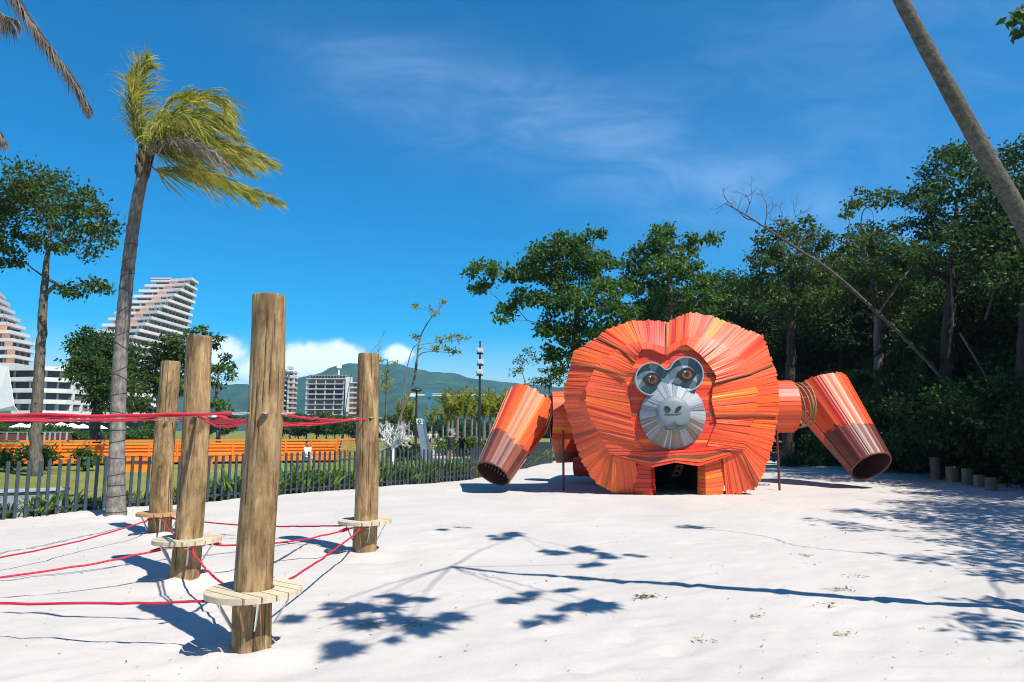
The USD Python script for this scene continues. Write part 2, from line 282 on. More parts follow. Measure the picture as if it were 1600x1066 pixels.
barkmat('bark_pale', (.10, .085, .07), (.27, .24, .20), 4.0)
barkmat('bark_dead', (.05, .042, .035), (.19, .17, .145), 4.0)
leafmat('leaf_dark', (.020, .050, .012), (.06, .125, .024), (.17, .24, .04))
leafmat('leaf_fresh', (.03, .08, .014), (.10, .185, .024), (.25, .33, .045))
leafmat('leaf_olive', (.03, .06, .012), (.09, .14, .022), (.23, .25, .045))
leafmat('leaf_forest', (.014, .036, .010), (.042, .084, .018), (.15, .19, .035))
leafmat('leaf_strap', (.08, .16, .03), (.23, .36, .075), (.38, .48, .13), 2.0)
leafmat('leaf_palm', (.15, .18, .025), (.44, .38, .075), (.68, .55, .28), 1.6)
leafmat('leaf_palm_dry', (.13, .10, .08), (.30, .26, .21), (.50, .44, .38), 1.6)
leafmat('leaf_gold', (.14, .18, .02), (.34, .33, .035), (.55, .43, .06))
# ------------------------------------------------------------------ ground
FENCE = [V(-14.2, 6.4), V(-9.28, 12.65), V(-1.35, 23.0), V(2.05, 35.2)]
rg = np.random.default_rng(7)
xs = np.arange(-16, 34.01, .13); ys = [-8.0]
while ys[-1] < 56: ys.append(ys[-1]+max(.09, abs(ys[-1]-4)*.011))
ys = np.array(ys); X, Y = np.meshgrid(xs, ys)
def sand_z(x, y):
    p = np.stack([np.asarray(x, float), np.asarray(y, float), np.zeros_like(np.asarray(x, float))], -1)
    return .13*(meshkit.fbm(p*.35, 3, 3)-.5)*np.clip((np.asarray(y)-1)/6, 0.15, 1)+.03*(meshkit.fbm(p*1.7, 3, 5)-.5)
Z = sand_z(X, Y)
for k in range(1900):                                        # footprints and scuffs
    yy = 2.5+18*rg.random()**1.3; xx = rg.uniform(-.95, .95)*yy; r = rg.uniform(.07, .17); d = rg.uniform(.006, .02)
    i0, i1 = np.searchsorted(ys, [yy-3*r, yy+3*r]); j0, j1 = np.searchsorted(xs, [xx-3*r, xx+3*r]); a = rg.uniform(0, 3.14)
    dx, dy = X[i0:i1, j0:j1]-xx, Y[i0:i1, j0:j1]-yy; u, w = (dx*math.cos(a)+dy*math.sin(a))/r, (dy*math.cos(a)-dx*math.sin(a))/(r*.55)
    q = u*u+w*w; Z[i0:i1, j0:j1] += d*(np.exp(-((np.sqrt(q)-1.5)**2)*3)*.7-np.exp(-q))
for px_, py_ in ((393, 1015), (289, 908), (249, 835), (569, 866), (181, 806)):     # sand heaped and trodden round the posts
    g_ = gnd(px_, py_); dq = np.hypot(X-g_[0], Y-g_[1]); aa = np.arctan2(Y-g_[1], X-g_[0]); Z += (.045+.02*np.sin(3*aa+px_)+.012*np.sin(7*aa))*np.exp(-((dq-.20)/.10)**2)-.03*np.exp(-((dq-.55)/.16)**2)*(1+.5*np.sin(4*aa+py_))
sand_poly = sg.Polygon([(-15.5, -7.5), (-15.5, 5), *[tuple(p) for p in FENCE], (4, 47), (8, 55), (19, 55), (19.5, 30), (20, 22), (33, 14), (33, -7.5)])
nx, ny = len(xs), len(ys); i, j = np.meshgrid(np.arange(ny-1), np.arange(nx-1), indexing='ij')
q = np.stack([i*nx+j, i*nx+j+1, (i+1)*nx+j+1, (i+1)*nx+j], -1).reshape(-1, 4)
c = np.stack([X.ravel(), Y.ravel()], 1)[q].mean(1); keep = shapely.contains_xy(sand_poly.buffer(.05), c[:, 0], c[:, 1]); q = q[keep]
used, inv = np.unique(q, return_inverse=True)
single('sand_ground', (np.stack([X.ravel(), Y.ravel(), Z.ravel()], 1)[used], np.vstack([inv.reshape(-1, 4)[:, [0, 1, 2]], inv.reshape(-1, 4)[:, [0, 2, 3]]])), MAT['sand'], 'pale sand of the playground with footprints', smooth=True, kind='structure')
def gz(x, y): return float(sand_z(x, y))
L = 3600.0
gx = np.array([-L, -900, -300, -100, -40, -15, 0, 15, 40, 100, 300, 900, L]); GX, GY = np.meshgrid(gx, np.array([-300, -60, -8, 10, 20, 30, 45, 80, 160, 400, 1000, 2000, L]))
i, j = np.meshgrid(np.arange(12), np.arange(12), indexing='ij'); q = np.stack([i*13+j, i*13+j+1, (i+1)*13+j+1, (i+1)*13+j], -1).reshape(-1, 4)
single('lawn', (np.stack([GX.ravel(), GY.ravel(), np.full(GX.size, -.16)], 1), q), MAT['lawn'], 'dry yellow green lawn beyond the fence', kind='structure')
ff = sg.Polygon([(9, 56), (18.6, 54.5), (19, 30), (19.5, 22), (32.5, 13.5), (33, -7), (90, -7), (90, 90), (9, 90)])
single('forest_floor', plate(ff, lambda u, v: np.stack([u, v, np.full(len(u), -.10)], 1), V(0, 0, -.05)), MAT['forest_floor'], 'dark leaf covered forest floor', kind='structure')
pp = [gnd(655, 722, -.15), gnd(640, 735, -.15), gnd(752, 722, -.15), gnd(712, 700, -.15), gnd(694, 686, -.15), gnd(684, 686, -.15), gnd(676, 700, -.15)]
single('path', plate(sg.Polygon([(p[0], p[1]) for p in (pp[1], pp[2], pp[3], pp[4], pp[5], pp[6], pp[0])]), lambda u, v: np.stack([u, v, np.full(len(u), -.13)], 1), V(0, 0, -.05)), MAT['path'], 'pale pink walking path through the park', kind='structure')

# ------------------------------------------------------------------ climbing posts with round step boards
POSTS = {}
def post(key, px, py, h, r0, r1, hb, ang, bm, label, crack=None):
    b = gnd(px, py); b[2] = gz(b[0], b[1])
    t = Thing('wooden_post', label, 'wooden post', b, group=None)
    rs = np.random.default_rng(hash(key) % 1000 if not isinstance(key, str) else sum(map(ord, key)))
    zs = np.concatenate([[-.3], np.linspace(0, h-.015, 90), [h-.004, h]]); A = np.arange(120)*2*np.pi/120
    ph = rs.random(3)*6; prof = np.interp(zs, [0, h], [r0, r1]); prof[-1] -= .014; prof[-2] -= .004
    R = prof[:, None]*(1+.022*np.sin(2*A+ph[0])+.015*np.sin(3*A+ph[1]+zs[:, None]*.5))
    P = np.stack([R*np.cos(A), R*np.sin(A), np.broadcast_to(zs[:, None], R.shape)], -1)
    R2 = R+.012*(meshkit.fbm(P*V(16, 16, 1.1)+key_seed(key), 3)-.5)
    for _ in range(14):                                        # drying cracks
        a0, z0, z1 = rs.uniform(0, 6.28), rs.uniform(0, h*.7), 0; z1 = z0+rs.uniform(.25, 1.0); tw = rs.uniform(-.15, .15)
        da = (A[None]-a0-tw*(zs[:, None]-z0)+np.pi) % (2*np.pi)-np.pi
        R2 -= rs.uniform(.008, .022)*np.exp(-(da/.03)**2)*np.clip((zs[:, None]-z0)*8, 0, 1)*np.clip((z1-zs[:, None])*8, 0, 1)
    bx_, by_ = (.012*np.sin(zs*2.2+ph[0])-.012*math.sin(ph[0])), .012*np.sin(zs*1.7+ph[1])-.012*math.sin(ph[1])
    v = np.stack([R2*np.cos(A)+bx_[:, None], R2*np.sin(A)+by_[:, None], np.broadcast_to(zs[:, None], R.shape)], -1).reshape(-1, 3); k = 120
    i, j = np.meshgrid(np.arange(len(zs)-1), np.arange(k), indexing='ij'); j2 = (j+1) % k
    f = np.stack([i*k+j, i*k+j2, (i+1)*k+j2, (i+1)*k+j], -1).reshape(-1, 4)
    t.add('trunk', (v, f), MAT['post_wood'], 35, local=True)
    top = v[-k:]; cv = np.vstack([top, [[bx_[-1], by_[-1], h+.004]]]); t.add('end_grain', (cv, np.stack([np.arange(k), (np.arange(k)+1) % k, np.full(k, k)], 1)), MAT['end_grain'], local=True)
    ring = sg.Point(0, 0).buffer(.345, 24).difference(sg.Point(0, 0).buffer(r0*.995, 24)); ca, sn = math.cos(ang), math.sin(ang)
    for n in range(7):                                        # step boards
        s = sa.rotate(sg.box(-.345+n*.0986+.005, -.4, -.345+(n+1)*.0986-.005, .4), ang, (0, 0), use_radians=True).intersection(ring).buffer(-.004).buffer(.004)
        for g in getattr(s, 'geoms', [s]):
            if g.area > .0005: t.add('step_board', plate(g, lambda u, w: np.stack([u, w, np.full(len(u), hb)+.0*u], 1), V(0, 0, -.042)), MAT[bm], local=True)
    for a in (-1.45, -.1, 1.25, 3.3):
        a += ang*.2; c, s = math.cos(a-1.2), math.sin(a-1.2)
        t.add('bracket', bar((c*.27, s*.27, hb-.05), (c*(r0+.006), s*(r0+.006), hb-.26), .034, .007, up=(c, s, 1)), MAT['zinc'], local=True)
        t.add('bracket', bar((c*.31, s*.31, hb-.046), (c*r0, s*r0, hb-.046), .034, .007), MAT['zinc'], local=True)
    for a in (-2.3, -1.1, .2, 2.2):
        c, s = math.cos(a), math.sin(a)
        for zz in (1.74, hb-.09):
            t.add('eye_bolt', join([bar((c*r1*.8, s*r1*.8, zz), (c*(r0+.035), s*(r0+.035), zz), .016), revolve([(0, -.004), (.03, -.004), (.03, .004), (0, .004)], (c*(r0+.004), s*(r0+.004), zz), 12)]), MAT['steel'], local=True)
    POSTS[key] = (b, r0, hb); return t
def key_seed(k): return sum(map(ord, k))*1.37
near = post('near', 393, 1015, 2.665, .143, .128, .45, .95, 'board', 'largest and nearest wooden post with pale slatted step board around it')
post('mid', 289, 908, 2.63, .146, .132, .44, 1.1, 'board', 'wooden post second nearest, with a long diagonal crack and pale step board')
post('farleft', 249, 835, 2.68, .165, .140, .33, 1.0, 'board_brown', 'wooden post farthest left with a reddish brown step board')
post('farright', 569, 866, 2.60, .155, .138, .42, .9, 'board', 'wooden post standing alone, right of the other wooden posts')
b5 = V(-6.1, 5.6, 0); POSTS['off'] = (b5, .15, .42)
def dpost():
    t = Thing('wooden_post', 'wooden post outside the left edge that holds the red ropes', 'wooden post', b5)
    t.add('trunk', tube([(0, 0, -.3), (0, 0, 2.6)], [.15, .135], 24), MAT['post_wood'], 35, local=True)
dpost()
def rope(a, b, za, zb, sag, r, label, strands=1, off=0.0, clasps=True, seed=0, name='red_rope'):
    A, rA, _ = POSTS[a]; B, rB, _ = POSTS[b]; d = unit(V(B[0]-A[0], B[1]-A[1], 0)); s = V(-d[1], d[0], 0)
    p0, p1 = V(A[0], A[1], A[2]+za)+d*(rA+.03)+s*off, V(B[0], B[1], B[2]+zb)-d*(rB+.03)+s*off
    t = Thing(name, label, 'rope', (p0+p1)/2); rs = np.random.default_rng(seed+11); tt = np.linspace(0, 1, 28)[:, None]
    for k in range(strands):
        o = s*rs.uniform(-.08, .08)+V(0, 0, rs.uniform(-.03, .03)) if k else V(0, 0, 0)
        w = np.sin(np.pi*tt)**.5
        P = p0+(p1-p0)*tt+w*o-V(0, 0, 1)*(sag*(1+.5*k*rs.random()))*4*tt*(1-tt)
        P[1:-1] += rs.normal(0, .0035, (26, 3))
        t.add('strand', tube(P, r, 7), MAT['rope_red'], True)
    if clasps:
        for p, e in ((p0, 1), (p1, -1)):
            t.add('clasp', tube([p-d*.035*e, p+d*.06*e], [.011, .012], 8), MAT['steel'])
            t.add('splice', tube([p+d*.05*e, p+d*.10*e, p+d*.19*e-V(0, 0, sag*.2)], [r*1.1, r*1.45, r*1.2], 8), MAT['rope_red'])
    return t
R1, R2 = .0105, .0100
rope('off', 'near', .34, .36, .05, R1, 'red foot rope running left from the nearest post step board', seed=1)
rope('off', 'mid', .34, .35, .11, R1, 'red foot rope from the second nearest post toward the left edge', seed=2)
rope('off', 'farleft', .34, .25, .14, R1, 'red foot rope from the reddish brown step board toward the left edge', seed=3)
rope('farleft', 'farright', .25, .34, .06, R1, 'red foot rope between the far left post and the lone right post', seed=4)
rope('mid', 'farright', .35, .33, .08, R1, 'red foot rope between the cracked post and the lone right post', seed=5)
rope('mid', 'near', .35, .36, .07, R1, 'short red foot rope between the cracked post and the nearest post', seed=6)
rope('near', 'farright', .36, .34, .04, R1, 'red foot rope rising from the nearest step board to the lone right post', seed=7)
rope('farleft', 'mid', .25, .35, .03, R1, 'short red foot rope between the two left hand posts', seed=8)
rope('off', 'farleft', 1.76, 1.75, .03, R2, 'red hand rope strands from the far left post to the left edge', 2, seed=9)
rope('off', 'mid', 1.76, 1.75, .04, R2, 'red hand rope strands from the cracked post to the left edge', 2, seed=10)
rope('off', 'near', 1.75, 1.74, .02, R2, 'red hand rope strands from the nearest post to the left edge', 2, seed=11)
rope('mid', 'near', 1.74, 1.74, .06, R2, 'red hand rope strands between the cracked post and the nearest post', 2, seed=12)
rope('near', 'farright', 1.75, 1.72, .03, R2, 'red hand rope strands between the nearest post and the lone right post', 2, seed=13)
rope('farleft', 'farright', 1.76, 1.72, .06, R2, 'red hand rope strands between the far left post and the lone right post', 2, seed=14)
rope('mid', 'farright', 1.74, 1.72, .08, R2, 'red hand rope strands between the cracked post and the lone right post', 2, seed=15)

# ------------------------------------------------------------------ blue picket fence
fence = Thing('picket_fence', 'low grey blue metal picket fence between the sand and the lawn', 'fence', (FENCE[1][0], FENCE[1][1], 0))
path_pts = []
for a, b in zip(FENCE[:-1], FENCE[1:]):
    n = int(np.linalg.norm(b-a)/.166); path_pts += [(a+(b-a)*k/n, unit(b-a)) for k in range(n)]
for (p, d) in path_pts:
    if p[1] > 8.0:
        z0 = gz(*p); h = 1.03+rg.uniform(-.012, .012); c = V(p[0], p[1], z0); l = V(d[0], d[1], 0)*rg.normal(0, .006)
        fence.add('picket', bar(c+V(0, 0, -.25), c+V(0, 0, h)+l, .055, .034, up=(-d[1], d[0], 0)), MAT['fence_blue'])
for a, b in zip(FENCE[:-1], FENCE[1:]):
    m = unit(V(-(b-a)[1], (b-a)[0]))*.03
    fence.add('rail', bar((*(a+m), .13), (*(b+m), .13), .03, .05), MAT['fence_blue'])
kb = Thing('low_kerb', 'pale blue grey low wall behind the left end of the fence', 'kerb', (-10.3, 14.3, -.1))
kb.add('wall', join([bar((-12.6, 13.2, .08), (-9.5, 15.1, .08), .16, .50)]), MAT['kerb_blue']); kb.add('coping', bar((-12.63, 13.2, .35), (-9.47, 15.1, .35), .24, .05), MAT['kerb_blue'])

# ------------------------------------------------------------------ the ape play sculpture
ape = Thing('ape_sculpture', 'giant orange slatted ape head playground sculpture with grey muzzle and tube arms', 'play sculpture', gnd(1050, 772))
RED = ['red', 'red', 'vermilion', 'vermilion', 'vermilion', 'vermilion', 'orange', 'red', 'vermilion', 'vermilion', 'vermilion', 'vermilion', 'vermilion', 'red', 'vermilion', 'orange', 'vermilion', 'vermilion', 'amber', 'deep']
ST = [((1004, 773), (992, 719), (1015, 722)), ((960, 769), (958, 713), (1012, 716)), ((932, 757), (954, 708), (1008, 708)), ((910, 722), (948, 697), (1003, 700)), ((898, 690), (936, 676), (996, 688)), ((890, 660), (924, 655), (990, 672)),
      ((881, 632), (916, 630), (986, 648)), ((882, 605), (917, 605), (982, 612)), ((890, 577), (930, 578), (978, 590)), ((897, 549), (945, 562), (985, 578)), ((925, 533), (962, 548), (992, 566)), ((950, 514), (982, 538), (998, 552)),
      ((985, 502), (998, 534), (1003, 545)), ((1015, 500), (1018, 536), (1017, 545)), ((1042, 504), (1041, 543), (1040, 555)), ((1062, 494), (1062, 532), (1062, 541)), ((1080, 488), (1076, 527), (1073, 538)), ((1113, 494), (1095, 527), (1084, 546)),
      ((1140, 505), (1115, 532), (1094, 554)), ((1165, 515), (1136, 542), (1103, 564)), ((1192, 524), (1155, 555), (1112, 576)), ((1201, 550), (1166, 572), (1120, 588)), ((1213, 582), (1178, 592), (1114, 606)), ((1217, 612), (1182, 616), (1112, 626)),
      ((1216, 640), (1180, 640), (1116, 644)), ((1212, 668), (1173, 665), (1120, 660)), ((1207, 700), (1167, 688), (1112, 678)), ((1195, 735), (1162, 700), (1106, 694)), ((1182, 763), (1158, 705), (1102, 704)), ((1160, 770), (1146, 710), (1100, 712)), ((1135, 772), (1130, 715), (1100, 718))]
ST = np.array(ST, float)                                       # the sculptor's outline: fringe edge, fold, face edge
seg = np.concatenate([[0], np.cumsum(np.linalg.norm(np.diff(ST[:, 0], axis=0), axis=1)*.6+np.linalg.norm(np.diff(ST[:, 1], axis=0), axis=1)*.4)])
def stn(s): return [np.array([np.interp(s, seg, ST[:, k, c]) for c in (0, 1)]) for k in range(3)]
def up_of(py): return np.clip((772-py)/280, 0, 1)
def yO(p): return 17.42+.50*up_of(p[1])**1.0
def yM(p): return 17.17+.18*up_of(p[1])
def yI(p): return 16.98+.0*up_of(p[1])
ra = random.Random(5)
def pick(s):
    z = meshkit.noise(V(s*.035, 3, 0)); pal = RED if z < .55 else ['vermilion', 'orange', 'vermilion', 'vermilion', 'vermilion', 'orange', 'vermilion', 'orange']
    return 'slat_'+('brown' if ra.random() < .015 else ra.choice(pal))
NF = 290; last = None
edges = np.linspace(0, seg[-1], NF+1)
for k in range(NF):
    s0, s1 = edges[k], edges[k+1]; O0, M0, _ = stn(s0); O1, M1, _ = stn(s1); j = ra.uniform(-.03, .04); jy = ra.uniform(-.010, .010); tl = ra.uniform(-.011, .011)
    if ra.random() < .66 and last: m = last
    else: m = pick(s0)
    last = m
    if m == 'slat_brown' and ra.random() < .5: last = None
    O0, O1 = M0+(O0-M0)*(1+j), M1+(O1-M1)*(1+j)
    q = [at(*M0, yM(M0)+jy), at(*O0, yO(O0)+jy+tl), at(*O1, yO(O1)+jy-tl), at(*M1, yM(M1)+jy)]
    ape.add('fringe_slat', slat(*q, .035), MAT[m])
NM = 190; edges = np.linspace(seg[2]*.8, seg[-3]+(seg[-2]-seg[-3])*.3, NM+1); last = None
for k in range(NM):
    _, M0, I0 = stn(edges[k]); _, M1, I1 = stn(edges[k+1]); jy = ra.uniform(-.010, .010); j = ra.uniform(0, .05); tl = ra.uniform(-.010, .010)
    m = last if (ra.random() < .6 and last) else pick(edges[k]+40); last = m
    if m == 'slat_brown': last = None
    d0, d1 = M0-I0, M1-I1
    q = [at(*(I0), yI(I0)+jy+tl), at(*(M0+d0*j), yM(M0)+jy-.02), at(*(M1+d1*j), yM(M1)+jy-.02), at(*(I1), yI(I1)+jy-tl)]
    ape.add('mane_slat', slat(*q, .035), MAT[m])
for s, w in ((seg[8]+6, 3.0), (seg[4]+5, 3.2), (seg[10]+9, 2.6), (seg[14], 2.4), (seg[18]+12, 2.8), (seg[21]+18, 2.6), (seg[24]+10, 3.2), (seg[1]+10, 3.0), (seg[28]-3, 2.6)):   # dark seams
    O0, M0, I0 = stn(s-w/2); O1, M1, I1 = stn(s+w/2); dy = -.065
    ape.add('dark_slat', slat(at(*M0, yM(M0)+dy), at(*O0, yO(O0)+dy), at(*O1, yO(O1)+dy), at(*M1, yM(M1)+dy), .03), MAT['slat_brown'])
    if seg[2] < s < seg[-3]: ape.add('dark_slat', slat(at(*I0, yI(I0)+dy), at(*M0, yM(M0)+dy), at(*M1, yM(M1)+dy), at(*I1, yI(I1)+dy), .03), MAT['slat_brown'])
# back shell that carries the slats
N = 60; ss = np.linspace(0, seg[-1], N); ring = [stn(s) for s in ss]
vO = np.array([at(*(o+(m-o)*.06), yO(o)+.06) for o, m, i in ring]); vM = np.array([at(*m, yM(m)+.07) for o, m, i in ring]); vI = np.array([at(*i, yI(i)+.08) for o, m, i in ring])
f = [[a*N+k, a*N+k+1, (a+1)*N+k+1, (a+1)*N+k] for a in (0, 1) for k in range(N-1)]
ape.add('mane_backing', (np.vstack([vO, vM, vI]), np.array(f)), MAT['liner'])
# face: horizontal planks
def yF(px, py): return 16.99+.10*np.clip((735-np.asarray(py, float))/190, 0, 1)
inner = sg.Polygon([tuple(stn(s)[2]) for s in np.linspace(seg[1], seg[-2], 120)]).buffer(3)
yy = 536.0; FC = {5: 'slat_orange', 6: 'face_red', 9: 'slat_amber', 17: 'slat_brown', 24: 'slat_amber', 13: 'slat_vermilion', 1: 'slat_amber', 7: 'slat_brown'}; k = 0
while yy < 716:
    hgt = ra.uniform(5.2, 7.4); st = inner.intersection(sg.box(900, yy+.1, 1250, yy+hgt-.06))
    for g in getattr(st, 'geoms', [st]):
        if g.area < 6: continue
        x0, _, x1, _ = g.bounds; cut = ra.uniform(x0+25, x1-25) if x1-x0 > 70 else x1; jy = ra.uniform(-.007, .007)
        for a, b in ((x0, cut), (cut, x1)):
            gg = g.intersection(sg.box(a+.15, 0, b-.15, 2000))
            for h in getattr(gg, 'geoms', [gg]):
                if h.area > 4: ape.add('face_plank', plate(h, lambda u, v: np.array([at(x, y, float(yF(x, y))+jy) for x, y in zip(u, v)]), V(0, .04, 0)), MAT[FC.get(k, 'face_red')])
        ra.random()
    yy += hgt; k += 1
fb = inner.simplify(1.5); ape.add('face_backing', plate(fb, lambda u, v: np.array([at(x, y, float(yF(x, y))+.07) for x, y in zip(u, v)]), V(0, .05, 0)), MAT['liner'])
# chin: five long bent planks
ctop = [(957, 704, 17.22), (1012, 706, 16.9), (1055, 704, 16.82), (1104, 699, 16.9), (1163, 694, 17.22)]; cbot = [(956, 713, 17.24), (1019, 731, 16.86), (1055, 723, 16.78), (1092, 729, 16.86), (1162, 705, 17.24)]
CT, CB = np.array(ctop), np.array(cbot)
for n, m in enumerate(('face_red', 'slat_red', 'slat_brown', 'slat_vermilion', 'slat_red')):
    a = CT+(CB-CT)*(n/5+.012); b = CT+(CB-CT)*((n+1)/5-.012); dj = ra.uniform(-.012, .012)
    for s in range(4):
        ape.add('chin_plank', slat(*[at(p[0], p[1], p[2]+dj) for p in (a[s], a[s+1], b[s+1], b[s])], .04), MAT[m])
# doorway
for s, cols in ((0, ['slat_deep', 'face_red', 'slat_deep', 'slat_deep', 'face_red']), (1, ['slat_vermilion', 'slat_orange', 'slat_vermilion', 'slat_amber', 'slat_vermilion'])):
    o_t, o_b, i_t, i_b = ((984, 718), (992, 776), (1016, 722), (1018, 776)) if s == 0 else ((1139, 712), (1129, 776), (1102, 724), (1103, 776))
    for n in range(8):
        t0, t1 = n/8, (n+1)/8; L_ = lambda a, b, t: (a[0]+(b[0]-a[0])*t, a[1]+(b[1]-a[1])*t); yo = 17.12
        q = [at(*L_(o_t, o_b, t0), yo+.25), at(*L_(i_t, i_b, t0), yo), at(*L_(i_t, i_b, t1-.01), yo), at(*L_(o_t, o_b, t1-.01), yo+.25)]
        ape.add('door_jamb_board', slat(*q, .30), MAT[cols[n % 5]])
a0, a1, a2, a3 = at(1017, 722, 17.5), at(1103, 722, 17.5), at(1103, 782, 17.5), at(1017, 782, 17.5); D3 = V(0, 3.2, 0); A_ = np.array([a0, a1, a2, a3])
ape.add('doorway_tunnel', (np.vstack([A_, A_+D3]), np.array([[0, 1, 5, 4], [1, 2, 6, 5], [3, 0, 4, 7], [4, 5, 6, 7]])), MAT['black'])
for dx in (0, 9): ape.add('ladder_rail', bar(at(1058+dx, 727, 17.9), at(1050+dx, 744, 18.3), .05), MAT['hand_dark'])
for q in (0, .5, 1): ape.add('ladder_rung', bar(at(1058-8*q, 728+15*q, 17.9+.4*q), at(1067-8*q, 728+15*q, 17.9+.4*q), .035), MAT['hand_dark'])
# grey eye mask in wedge panels
LE, RE = (1018.5, 592), (1072.5, 584.5)
mask = shapely.unary_union([sg.Point(LE).buffer(25), sg.Point(RE).buffer(26.5), sg.Polygon([(1028, 590), (1046, 586), (1064, 583), (1085, 607), (1050, 625), (1020, 616)])]).buffer(-5).buffer(5).buffer(7).buffer(-7)
def yE(p): return 16.93+.0*p
for (cx, cy), side, offs in ((LE, sg.box(900, 500, 1046, 700), .3), (RE, sg.box(1046, 500, 1200, 700), .0)):
    for w in range(9):
        a0, a1 = offs+w*2*np.pi/9, offs+(w+1)*2*np.pi/9
        sec = sg.Polygon([(cx, cy), (cx+90*math.cos(a0), cy+90*math.sin(a0)), (cx+98*math.cos((a0+a1)/2), cy+98*math.sin((a0+a1)/2)), (cx+90*math.cos(a1), cy+90*math.sin(a1))])
        g = sec.intersection(mask).intersection(side).buffer(-.12)
        if g.area > 4: ape.add('mask_panel', plate(g, lambda u, v: np.array([at(x, y, 16.86+.003*((x-cx)**2+(y-cy)**2)**.5) for x, y in zip(u, v)]), V(0, .28, 0)), MAT['grey_blue' if (w*5+int(offs*10)) % 3 else 'grey_pale'])
ap_rim = mask.buffer(.9).difference(mask.buffer(-.8)); ape.add('mask_rim', plate(ap_rim, lambda u, v: np.array([at(x, y, 16.81) for x, y in zip(u, v)]), V(0, .3, 0)), MAT['grey_light'])
for (cx, cy), tilt in ((LE, 6), (RE, 2)):
    cx += 1; cy += 1
    alm = sg.Point(cx, cy-6).buffer(15.8, 24).intersection(sg.Point(cx, cy+6).buffer(15.8, 24)); alm = alm.union(sg.Point(cx, cy).buffer(11.2, 24)); alm = sa.rotate(alm, tilt)
    F_ = lambda yy: (lambda u, v: np.array([at(x, y, yy) for x, y in zip(u, v)]))
    rim = ape.add('eye', plate(alm, F_(16.80), V(0, .1, 0)), MAT['black'])
    ape.add('iris', plate(sa.scale(sg.Point(cx, cy).buffer(7.9, 24), 1, .86), F_(16.79), V(0, .05, 0)), MAT['iris'], parent=rim)
    ape.add('pupil', plate(sg.Point(cx, cy-.6).buffer(3.7, 20), F_(16.782), V(0, .03, 0)), MAT['black'], parent=rim)
    ape.add('glint', plate(sg.Polygon([(cx-5, cy-5), (cx-2, cy-6), (cx-3, cy-3)]), F_(16.776), V(0, .02, 0)), MAT['glint'], parent=rim)
# muzzle
MC, NC = V(1051, 650), V(1052, 646.5); NMZ = 104; last = None
for k in range(NMZ):
    a0, a1 = k*2*np.pi/NMZ, (k+.94)*2*np.pi/NMZ; am = (a0+a1)/2; low = math.sin(am) > .15
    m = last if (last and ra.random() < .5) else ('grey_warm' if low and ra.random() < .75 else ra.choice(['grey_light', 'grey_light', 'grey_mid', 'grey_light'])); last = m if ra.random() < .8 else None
    ro, j = 51.5*(1+ra.uniform(-.012, .012)), ra.uniform(-.012, .012)
    e = lambda c, r, a, y: at(c[0]+r*math.cos(a), c[1]+r*math.sin(a), y)
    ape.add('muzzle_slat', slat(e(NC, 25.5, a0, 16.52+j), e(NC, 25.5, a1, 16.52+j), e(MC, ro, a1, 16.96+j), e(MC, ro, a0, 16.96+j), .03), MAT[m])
th = np.linspace(0, 2*np.pi, 60, endpoint=False)
ape.add('muzzle_backing', join([(np.vstack([[at(NC[0]+26*math.cos(a), NC[1]+26*math.sin(a), 16.56) for a in th], [at(MC[0]+51*math.cos(a), MC[1]+51*math.sin(a), 17.0) for a in th], [at(MC[0]+51*math.cos(a), MC[1]+51*math.sin(a), 17.3) for a in th]]), np.array([[r*60+k, r*60+(k+1) % 60, (r+1)*60+(k+1) % 60, (r+1)*60+k] for r in (0, 1) for k in range(60)]))]), MAT['grey_mid'])
rr = np.linspace(0, 1, 9); nv = [at(NC[0], NC[1], 16.39)]+[at(NC[0]+27*r*math.cos(a), NC[1]+27*r*math.sin(a), 16.50-.11*math.sqrt(max(0, 1-r*r))) for r in rr[1:] for a in th]
nf = [[0, 1+(k+1) % 60, 1+k] for k in range(60)]; nf += [x for r in range(7) for k in range(60) for x in ([1+r*60+k, 1+r*60+(k+1) % 60, 1+(r+1)*60+(k+1) % 60], [1+r*60+k, 1+(r+1)*60+(k+1) % 60, 1+(r+1)*60+k])]
nose = ape.add('nose_pad', (np.array(nv), np.array(nf)), MAT['nose_grey'], True)
def on_nose(off): return lambda u, v: np.array([at(x, y, 16.50-.11*math.sqrt(max(0, 1-min(1, ((x-NC[0])**2+(y-NC[1])**2)/729)))-off) for x, y in zip(u, v)])
for cx, tl in ((1043.5, 38), (1060.5, -38)):
    ape.add('nostril', plate(sa.rotate(sa.scale(sg.Point(cx, 638.5).buffer(5.6, 16), 1, .5), tl), on_nose(.028), V(0, .03, 0)), MAT['black'], parent=nose)
ape.add('mouth', plate(sg.Polygon([(1054, 658), (1058, 663), (1067, 666), (1074, 663.5), (1069, 669.5), (1062, 672.3), (1053, 673), (1044, 672.2), (1036, 668), (1047, 666), (1051, 662)]), on_nose(.032), V(0, .02, 0)), MAT['mouth_grey'], parent=nose)
ape.add('nose_crease', plate(sg.Polygon([(1040, 645.2), (1046, 646.8), (1058, 646.8), (1065, 645), (1058, 645.6), (1046, 645.6)]).buffer(.25), on_nose(.022), V(0, .02, 0)), MAT['mouth_grey'], parent=nose)
